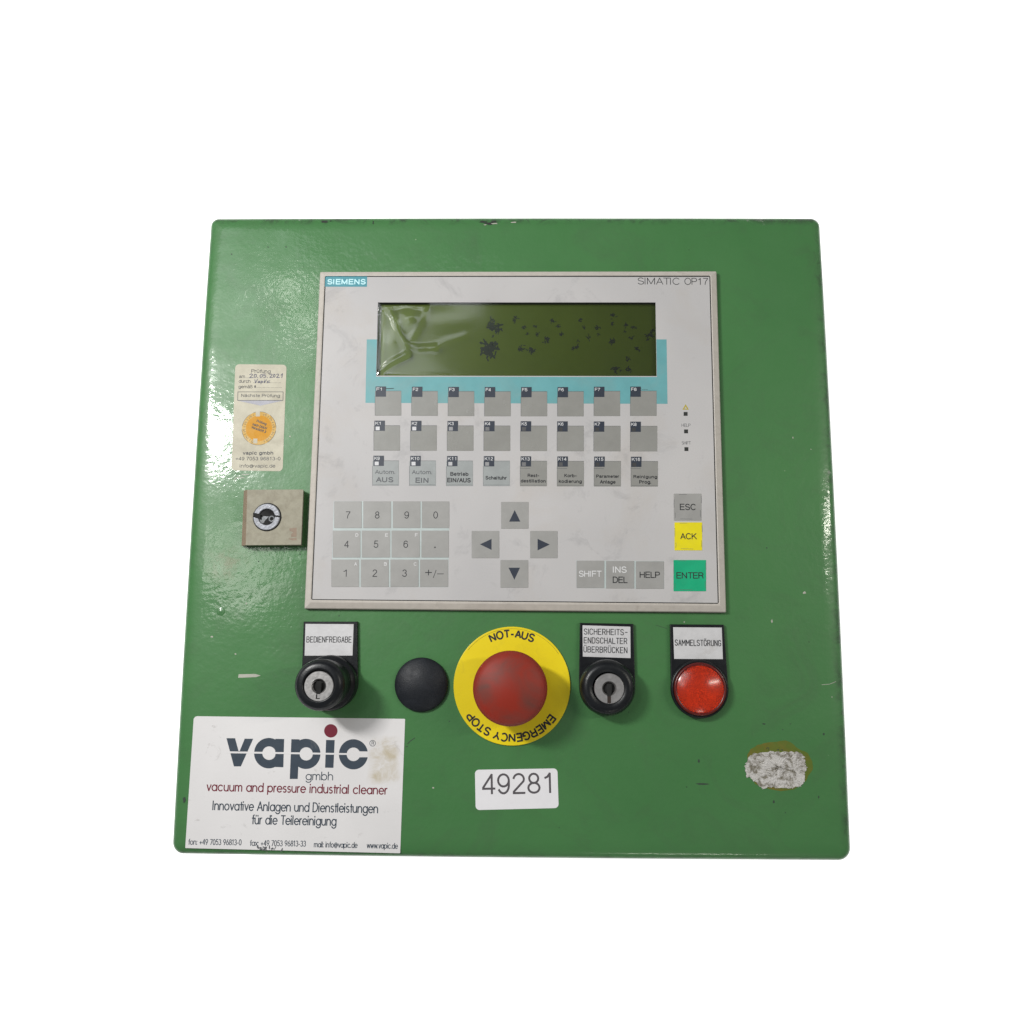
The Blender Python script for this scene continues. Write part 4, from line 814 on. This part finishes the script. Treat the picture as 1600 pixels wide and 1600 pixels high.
mb.build('switch_collar', BLACK, b2, (ct[0], ct[1], 0)); key_cylinder(b2, (951.8, 1075.8), 22.6, 13.6, 1)
# right: red indicator lamp
b3 = holder('indicator_lamp', [(1047.3, 975.4), (1131, 976)], 43, 0, None, [(1051.7, 980), (1127.8, 980.6), (1129.6, 1030), (1053.5, 1029.6)], [('SAMMELSTÖRUNG', 1055, 1008.4, 1126.3, 1009.4, 8.4)], (1093.5, 1075.5))
ct = M(1094.2, 1076.8, 6); s = scale_at(6); r = 41 * s
mb = MB(); mb.lathe(ct[0], ct[1], [(r + .9, 2.3), (r + .9, 4.4), (r + .3, 5.0), (r - .6, 5.0), (r - .6, 3)], 64, mats=[0, 0, 0, 1]); mb.lathe(ct[0], ct[1], [(r - .5, 5.0), (r - .6, 6.0), (r - 1.0, 6.5), (r - 2.0, 6.5), (r - 2.2, 6.1)], 64, mi=1); mb.build('lamp_collar', [BLACK, DARKRED], b3, (ct[0], ct[1], 0))
mb = MB(); mb.lathe(ct[0], ct[1], [(max(.01, (r - 1.9) * q), 2.6 + 3.2 * q ** 2) for q in (1, .9, .8, .7, .6, .5, .4, .3, .2, .1, 0)], 48); mb.build('reflector', REFLECT, b3, (ct[0], ct[1], 0))
mb = MB(); prof = [(r - 1.7, 2.7), (r - 1.7, 6.0), (r - 2.0, 6.2)]
for k in range(1, 13):
    a = math.radians(26) * (1 - k / 12); R2 = (r - 2.0) / math.sin(math.radians(26)); prof.append((max(0.01, R2 * math.sin(a)), 6.2 + R2 * (math.cos(a) - math.cos(math.radians(26)))))
mb.lathe(ct[0], ct[1], prof, 72); mb.build('lens', LENS, b3, (ct[0], ct[1], 0))

# blanking plug
ct = M(657.5, 1070, 4); s = scale_at(3); r = 40.6 * s; prof = [(r - .6, 0), (r - .1, 1.0), (r, 1.6), (r - .5, 2.2)]
for k in range(1, 11):
    a = math.radians(40) * (1 - k / 10); R2 = (r - .5) / math.sin(math.radians(40)); prof.append((max(0.01, R2 * math.sin(a)), 2.2 + 0.75 * R2 * (math.cos(a) - math.cos(math.radians(40)))))
mb = MB(); mb.lathe(ct[0], ct[1], prof, 72); mb.build('blanking_plug', BLACKMATT, root, (ct[0], ct[1], 0))

# emergency stop
cz = M(799.8, 1071.2, 1.2); s = scale_at(1.2); r = 88.2 * s
mb = MB(); mb.slab(circle(cz[0], cz[1], r, 96), 0, 1.2, 0.25, 0, steps=2); estop = mb.build('emergency_stop_button', YELLOW, root, (cz[0], cz[1], 0))
mb = MB(); arc_text(mb, 'NOT-AUS', cz, r * 0.817, -25.6, 25.0, r * 0.122, 1.24); mb.build('ring_lettering', INK, estop, (cz[0], cz[1], 1.2))
mb = MB(); arc_text(mb, 'EMERGENCY STOP', cz, r * 0.81, 126.5, 236, r * 0.122, 1.24)
mb.build('ring_lettering', INK, estop, (cz[0], cz[1], 1.2)); mb = MB()
mb.ribbon([(cz[0] + r * .965 * math.sin(math.radians(a)), cz[1] + r * .965 * math.cos(math.radians(a))) for a in range(-52, 60, 4)], 0.12, 1.24, 0)
mb.build('ring_scratch', INK, estop, (cz[0], cz[1], 1.2))
zk = 30; s = scale_at(24); ck = M(797, 1075.8, 24); r = 56.5 * s
print('estop axis', cz, ck)
mb = MB(); mb.lathe(ck[0], ck[1], [(9, 1.1), (9, 9), (8.5, 12)], 40); mb.build('button_stem', BLACK, estop, (ck[0], ck[1], 0))
prof = [(8, 12), (r - 4, 12.4), (r - 1.2, 14.5), (r - .3, 18), (r, 22), (r - .25, 24.2), (r - 1.0, 26.2), (r - 2.3, 27.6), (r - 4, 28.4)]
for k in range(1, 11):
    t = 1 - k / 10; prof.append((max(0.01, (r - 4) * t), 28.4 + 3.6 * (1 - t * t)))
mb = MB(); mb.lathe(ck[0], ck[1], prof, 80); mb.build('mushroom_knob', KNOB, estop, (ck[0], ck[1], 0))

# ================================================================== stickers
# company sticker, bottom left
zs = 0.14
mb = MB(); c0 = ccw([M(*p, zs) for p in [(302.8, 1119), (633, 1123.2), (625.3, 1333.3), (289.3, 1325.2)]])
mb.slab(rounded(c0, [0.4, 0.4, 0.4, 2.0] if True else 1, 4), 0, zs, 0.04); comp = mb.build('company_sticker', STICKER, root, M(460, 1225) + (0,))
Z5 = lambda x, y: (280 + x / 4.4444, 1110 + y / 4.4444)
P5 = lambda pts, z: [M(*Z5(x, y), z) for x, y in pts]
mb = MB(); z = zs + 0.03
mb.flat(P5([(328, 193), (388, 193), (412, 282), (420, 282), (455, 196), (514, 197), (428, 389), (380, 389)], z), z, 0)
def donut(cx, cy, R1, R2, r_in, a0=0, a1=360, z=z, n=40, mi=0, b0=None, b1=None):
    o_ = arc(cx, cy, R1, R2, a0, a1, n); i_ = arc(cx + (2 if a1 - a0 >= 360 else 0), cy, r_in, r_in, b0 if b0 is not None else a0, b1 if b1 is not None else a1, n)
    vs = [M(*Z5(x, 2 * cy - y), z) + (z,) for x, y in o_ + i_]; N_ = n + 1
    mb.add(vs, [[i, i + 1, N_ + i + 1, N_ + i] for i in range(n)], mi)
donut(622, 297, 102, 106, 47); mb.flat(P5([(668, 197), (729, 199), (723, 395), (666, 393)], z), z + .01, 0)
donut(880, 302, 101, 105, 46, z=z); mb.flat(P5([(779, 200), (836, 201), (823, 476), (768, 476)], z), z + .01, 0)
mb.flat(P5([(1020, 205), (1080, 206), (1071, 399), (1013, 398)], z), z, 0)
donut(1210, 305, 101, 105, 47, 11, 349, b0=26, b1=334)
mb.flat(P5([(320, 284), (1180, 297), (1180, 309), (320, 297)], z), z + .03, 1)
# white counters cleared where stems cross the bowls
mb.flat([M(*Z5(x, y), z) for x, y in circle(624, 297, 45, 36)], z + .025, 1); mb.flat([M(*Z5(x, y), z) for x, y in circle(882, 302, 45, 36)], z + .025, 1)
mb.flat([M(*Z5(x, y), z) for x, y in circle(1053, 142, 46.5, 36)], z + .02, 2)
mb.ribbon([M(*Z5(x, y), z) for x, y in circle(1343, 228, 20, 24)], 0.28, z, 0, closed=True); text(mb, 'R', *Z5(1336, 239), *Z5(1352, 239), 4.8, z, 0)
mb.build('logo', [LOGOBLUE, STICKER, REDPRINT], comp, M(460, 1180) + (zs,))
mb = MB()
stroke_text(mb, 'gmbh', *Z5(880, 482), *Z5(1065, 484), 11.6, z, 1.15, 0)
stroke_text(mb, 'vacuum and pressure industrial cleaner', *Z5(192, 557), *Z5(1442, 582.5), 12.3, z, 1.4, 1)
stroke_text(mb, 'Innovative Anlagen und Dienstleistungen', *Z5(233, 690), *Z5(1377, 712), 12.6, z, 1.3, 0)
stroke_text(mb, 'für die Teilereinigung', *Z5(505, 788), *Z5(1088, 799), 12.6, z, 1.3, 0)
stroke_text(mb, 'fon: +49 7053 96813-0', *Z5(64, 931), *Z5(430, 935), 7.6, z, 1.35, 0)
stroke_text(mb, 'fax: +49 7053 96813-33', *Z5(492, 939), *Z5(877, 944), 7.6, z, 1.35, 0)
stroke_text(mb, 'mail: info@vapic.de', *Z5(937, 949), *Z5(1236, 954), 7.6, z, 1.35, 0)
stroke_text(mb, 'www.vapic.de', *Z5(1304, 955), *Z5(1516, 960), 7.6, z, 1.35, 0)
mb.build('lettering', [LOGOBLUE, REDPRINT], comp, M(460, 1270) + (zs,))
mb = MB()
for k in range(16):
    x = random.uniform(402, 446); mb.flat(blob(x, 1326 + (x - 402) * .03 + random.uniform(-2.5, 1.8), random.uniform(.8, 3.2), random.uniform(.4, 1.4), 8, rot=random.uniform(0, 3)), zs + .03 + .002 * k)
mb.build('scuff', SOFTINK_SHADE, comp, M(424, 1327) + (zs,))

# number label
mb = MB(); zn = 0.12; mb.slab(rounded([M(742, 1202.8, zn), M(871, 1200.6, zn), M(873, 1262.6, zn), M(743.2, 1265.8, zn)][::-1], 2.2, 5), 0, zn, 0.03); nl = mb.build('number_sticker', PAPER, root, M(807, 1233) + (0,))
mb = MB(); text(mb, '49281', 753.6, 1241.8, 861.2, 1239.6, 28.3, zn + .03, 0, -0.009, 1.0); mb.build('lettering', simple('grey_print', (0.09, 0.08, 0.09, 1), .5), nl, M(807, 1226) + (zn,))

# inspection sticker
zi = 0.12; mb = MB(); mb.slab(rounded([M(367.6, 569, zi), M(447.8, 569.8, zi), M(441.6, 736.4, zi), M(361.6, 735, zi)][::-1], 2.4, 5), 0, zi, 0.03); ins = mb.build('inspection_sticker', CREAM, root, M(404, 653) + (0,))
Z8 = lambda x, y: (350 + x / 8.418, 560 + y / 8.418)
mb = MB(); z = zi + .03
def t8(s_, x0, x1, y, h, mi=0, off=0.0, dy=0): text(mb, s_, *Z8(x0, y), *Z8(x1, y + dy), h / 8.418, z, mi, off)
t8('Prüfung', 357, 612, 190, 50, 0, 0, 6); t8('am', 198, 275, 258, 44); t8('durch', 192, 348, 322, 44); t8('gemäß §', 190, 420, 394, 44)
for x0, x1, y in [(285, 330, 258), (385, 755, 322), (430, 755, 386)]:
    x = x0
    while x < x1: mb.flat([M(*Z8(a, b), z) for a, b in ((x, y - 5), (x + 7, y - 5), (x + 7, y + 1), (x, y + 1))], z, 0); x += 17
t8('Nächste Prüfung', 225, 735, 508, 42, 0, 0.004, 4)
t8('vapic gmbh', 245, 648, 1268, 48, 0, 0.022); t8('+49 7053 96813-0', 150, 742, 1342, 46); t8('info@vapic.de', 205, 675, 1437, 46)
mb.build('lettering', [INK, BALL, INK, LILAC], ins, M(404, 653) + (zi,)); mb = MB()
mb.ribbon([M(*Z8(*p), z) for p in [(183, 440), (778, 440), (775, 552), (180, 552)]], 0.32, z, 2, closed=True)
mb.build('print_frame', [SOFTINK_SHADE, BALL, INK, LILAC], ins, M(404, 618) + (zi,)); mb = MB()
mb.flat([M(*Z8(*p), z) for p in [(182, 556), (772, 556), (480, 622)]], z, 3)
mb.build('print_arrow', [SOFTINK_SHADE, BALL, INK, LILAC], ins, M(404, 630) + (zi,)); mb = MB()
def hand(pts, w=0.42): mb.ribbon([M(*Z8(*p), z) for p in pts], w, z + .03 + 0.004 * (len(mb.f) % 5), 1)
for pl in [[(335, 215), (360, 203), (378, 215), (335, 255), (385, 252)], [(405, 210), (395, 232), (405, 252), (425, 240), (425, 212), (405, 208)], [(440, 250), (444, 254)], [(490, 208), (472, 230), (480, 252), (505, 240), (505, 212), (490, 208)],
           [(550, 205), (525, 206), (520, 226), (548, 228), (550, 245), (520, 254)], [(570, 250), (574, 254)], [(600, 213), (622, 205), (635, 215), (602, 252), (640, 250)], [(655, 212), (648, 235), (658, 250), (672, 235), (670, 212), (655, 210)],
           [(690, 212), (710, 205), (720, 218), (690, 252), (730, 250)], [(748, 222), (770, 200), (760, 254)],
           [(405, 280), (415, 322), (440, 275)], [(465, 298), (450, 305), (450, 320), (466, 318), (470, 298), (474, 320)], [(485, 335), (490, 298), (508, 302), (505, 315), (488, 316)], [(530, 296), (526, 318)], [(535, 283), (536, 287)], [(605, 296), (572, 300), (570, 320), (600, 316)], [(530, 318), (560, 280)]]: hand(pl)
mb.build('handwriting', [SOFTINK_SHADE, BALL, INK, LILAC], ins, M(404, 653) + (zi,))
mb = MB(); cd_ = M(*Z8(460, 920), z); s = scale_at(0) / 8.418
mb.slab(circle(cd_[0], cd_[1], 228 * s, 48), zi, z + .04, 0.02, 1); mb.slab(circle(cd_[0], cd_[1], 176 * s, 48), z, z + .06, 0.01, 0)
for k in range(6): mb.ribbon([(cd_[0] + 228 * s * math.cos(math.radians(a)), cd_[1] + 228 * s * math.sin(math.radians(a))) for a in range(k * 60 + 4, k * 60 + 56, 6)], 0.2, z + .06, 2)
for k in range(36):
    a = math.radians(k * 10 + 4); 
    if abs(math.sin(a)) > 0.965: continue
    mb.ribbon([(cd_[0] + q * s * math.cos(a), cd_[1] + q * s * math.sin(a)) for q in (182, 218 - 10 * (k % 2))], 0.2, z + .06, 2, cap=0)
    if k % 3 == 0: mb.ribbon([(cd_[0] + q * s * math.cos(a + .08), cd_[1] + q * s * math.sin(a + .08)) for q in (196, 212)], 0.35, z + .062, 2, cap=0)
for (x, y) in [(445, 730), (412, 1085)]: mb.flat([M(*Z8(x + a, y + b), z) for a, b in ((-28, -30), (28, -30), (26, 34), (-26, 34))], z + .08, 3)
for (w, a, b, c2, d, h) in [('Prüfung', 425, 838, 555, 880, 34), ('nach DGUV', 372, 880, 560, 940, 36), ('Vorschrift 3', 355, 920, 548, 985, 36)]: text(mb, w, *Z8(a, b), *Z8(c2, d), h / 8.418, z + .09, 2, 0.018)
mb.build('date_disc', [AMBER, AMBERPALE, INK, CREAM], ins, cd_ + (zi,))

# torn label and its glue halo, bottom right
def lumpy(pts, z, jit, sub=7):
    out = []; n = len(pts)
    for i in range(n):
        a = Vector(M(*pts[i], z)); b = Vector(M(*pts[(i + 1) % n], z))
        for k in range(sub):
            p = a.lerp(b, k / sub); out.append((p.x + random.gauss(0, jit), p.y + random.gauss(0, jit)))
    return out
Z3 = lambda pts: [(940 + x / 4, 1000 + y / 4) for x, y in pts]
mb = MB(); mb.slab(lumpy(Z3([(910, 720), (930, 685), (975, 655), (1040, 640), (1100, 635), (1150, 625), (1190, 645), (1230, 680), (1290, 710), (1318, 760), (1320, 810), (1290, 850), (1280, 880), (1200, 935), (1120, 945), (1040, 930), (960, 900), (915, 800)]), 0, 0.12, 3), -.02, 0.05); 
torn = mb.build('torn_label', GLUE, root, M(1211, 1203) + (0,))
mb = MB(); rim = ccw(lumpy(Z3([(905, 765), (935, 720), (990, 702), (1080, 697), (1170, 695), (1225, 698), (1262, 725), (1272, 765), (1282, 800), (1270, 835), (1268, 880), (1238, 920), (1140, 926), (1010, 926), (970, 900), (905, 850), (893, 800)]), 0, 0.38, 8))
cx = sum(p[0] for p in rim) / len(rim); cy = sum(p[1] for p in rim) / len(rim); nr = len(rim); lv = [1.0, 1.0, .97, .9, .82, .73, .63, .52, .4, .28, .16, .06]; vs = []
for i, q in enumerate(lv):
    for (x, y) in rim: vs.append((cx + (x - cx) * q, cy + (y - cy) * q, 0.0 if i == 0 else random.uniform(0.12, 0.5)))
mb.add(vs, [[i * nr + k, i * nr + (k + 1) % nr, (i + 1) * nr + (k + 1) % nr, (i + 1) * nr + k] for i in range(len(lv) - 1) for k in range(nr)])
mb.add(vs[-nr:], [list(range(nr))])
mb.build('torn_paper', TORN, torn, M(1211, 1203) + (0,))
mb = MB()
for q in [[(1030, 682), (1035, 672), (1046, 676), (1043, 690)], [(1095, 685), (1108, 684), (1104, 690)], [(1118, 688), (1132, 686), (1130, 692)]]:
    mb.ribbon([M(*p) for p in Z3(q)], 0.3, 0.08)
mb.build('glue_mark', GRIME, torn, M(1211, 1170) + (0,))
# grime below the lock
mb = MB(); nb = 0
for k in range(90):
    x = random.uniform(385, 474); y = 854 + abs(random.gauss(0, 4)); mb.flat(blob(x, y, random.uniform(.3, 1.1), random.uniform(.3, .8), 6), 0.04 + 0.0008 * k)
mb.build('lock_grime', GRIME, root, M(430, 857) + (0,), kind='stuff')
